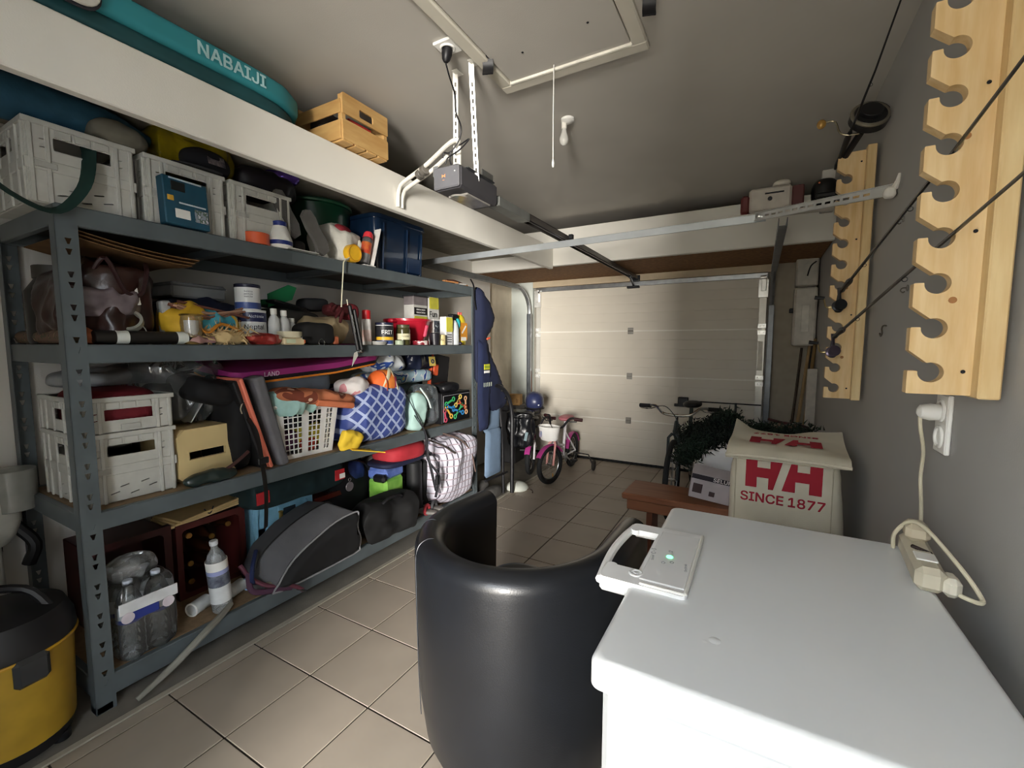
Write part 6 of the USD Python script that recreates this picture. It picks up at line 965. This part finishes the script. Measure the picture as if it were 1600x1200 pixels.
solo('grey_bundle', 'dark grey bundle on the far side of the teal float', 'bundle', blob(.2, .3, .1, 2.6, .02, 8, 151, 4, fold=.7), M('45463f', .8, var=.3), (-2.05, .82, 2.412))
wc = thing('wooden_crate', 'small slatted wooden crate with a red thing inside on the loft beam', 'crate', (-1.875, 1.605, 2.285), 0); CW = M('cda76c', .6, stretch=(2, .4, 2), scale=14, h2='b98f55', bump=.05)
for x in (-.16, .16):
    zb_ = 0
    for z0, z1 in ((.0, .09), (.115, .205)):
        sh_ = sg.box(-.14, z0, .14, z1)
        if z0 > .1: sh_ = sh_.difference(sg.box(-.035, .14, .035, .16).buffer(.008))
        part(wc, 'end_slat' if x < 0 else 'front_slat', yz(prism(sh_.buffer(-.006).buffer(.006), .009)).apply_translation((x, 0, 0)), CW)
for y in (-.145, .14):
    for z0, z1 in ((.0, .085), (.115, .175)): part(wc, 'side_slat', BB(-.16, .16, y-.004, y+.004, z0, z1, .002), M('c9a367', .6, stretch=(.4, 2, 2), scale=14, h2='b38a52'))
for k in range(4): part(wc, 'floor_slat', BB(-.16, .165, -.14+.072*k, -.08+.072*k, -.008, .002, .002), CW)
for x in (-.15, .15):
    for y in (-.13, .13): part(wc, 'corner_block', BB(x-.012, x+.012, y-.012, y+.012, 0, .2, .002), CW)
solo('red_tin', 'red tin seen through the slot of the wooden crate', 'tin', B(.1, .15, .13, (0, 0, .065), .01), M('b3302c', .5), (-1.80, 1.61, 2.289)); solo('dark_bundle', 'dark bundle showing above the wooden crate', 'bundle', blob(.14, .2, .2, 2.8, .015, 10, 152, 4, fold=.5), M('2b2624', .7, var=.3), (-1.95, 1.60, 2.289))
solo('folded_clothes', 'brown and white folded clothes between teal float and wooden crate', 'clothes', blob(.2, .16, .17, 2.6, .02, 9, 153, 4, fold=.7), spots('4a3a30', ('4a3a30', 'b5a698'), 12), (-2.25, 1.46, 2.265))
# ---------------- vacuum cleaners at the left edge
vc = thing('shop_vacuum', 'yellow and black drum vacuum cleaner on the floor at the left edge', 'vacuum cleaner', (-2.115, .375, 0), 0); VY = M('a88628', .45, var=.1, bump=.05); VB = M('17171a', .5)
part(vc, 'drum', lathe([(0, .05), (.145, .05), (.155, .06), (.166, .35), (.169, .36), (0, .36)], 44), VY); part(vc, 'base', lathe([(0, .02), (.145, .02), (.153, .06), (0, .06)], 40), VB); part(vc, 'head', lathe([(0, .36), (.171, .36), (.175, .375), (.171, .42), (.15, .47), (.10, .49), (0, .495)], 44), VB); part(vc, 'rim_lip', T(torus(.171, .007, 44, 8), (0, 0, .362)), M('b58b22', .4))
for a in (8, 128, 248): part(vc, 'latch', T(B(.028, .085, .09, (.172, 0, .325), .012), rot=(0, 0, a)), M('2d2f31', .4))
for a in (45, 135, 225, 315): part(vc, 'castor', T(cyl(.025, .03, 14), (.13*math.cos(math.radians(a)), .13*math.sin(math.radians(a)), .0)), BLACK)
part(vc, 'handle', tube([(-.1, -.1, .46), (-.06, -.06, .54), (.04, .05, .54), (.08, .1, .46)], .014, 8, 4), VB); part(vc, 'hose', tube([(.12, -.14, .36), (.2, -.24, .3), (.12, -.34, .12), (-.05, -.36, .05)], .024, 10, 5), BLACK)
hv = thing('wall_vacuum', 'white and black cordless vacuum hanging on the left wall', 'vacuum cleaner', (-2.585, .44, .60)); part(hv, 'body', blob(.17, .2, .3, 2.6, 0, 1, 1, 4, loc=(0, 0, -.06)), M('c3c1b7', .35)); part(hv, 'bin', T(cyl(.07, .16, 24), (.03, .08, .09), (0, 0, 0)), M('8b8b85', .2)); part(hv, 'handle', tube([(.02, .08, .02), (.06, .12, -.06), (.05, .1, -.14)], .022, 10, 4), BLACK); part(hv, 'tube', tube([(0, .02, -.05), (.0, .03, -.52)], .022, 12), M('b5b3aa', .35)); part(hv, 'wall_dock', BB(-.115, -.02, -.05, .05, -.1, .1, .01), BLACK)
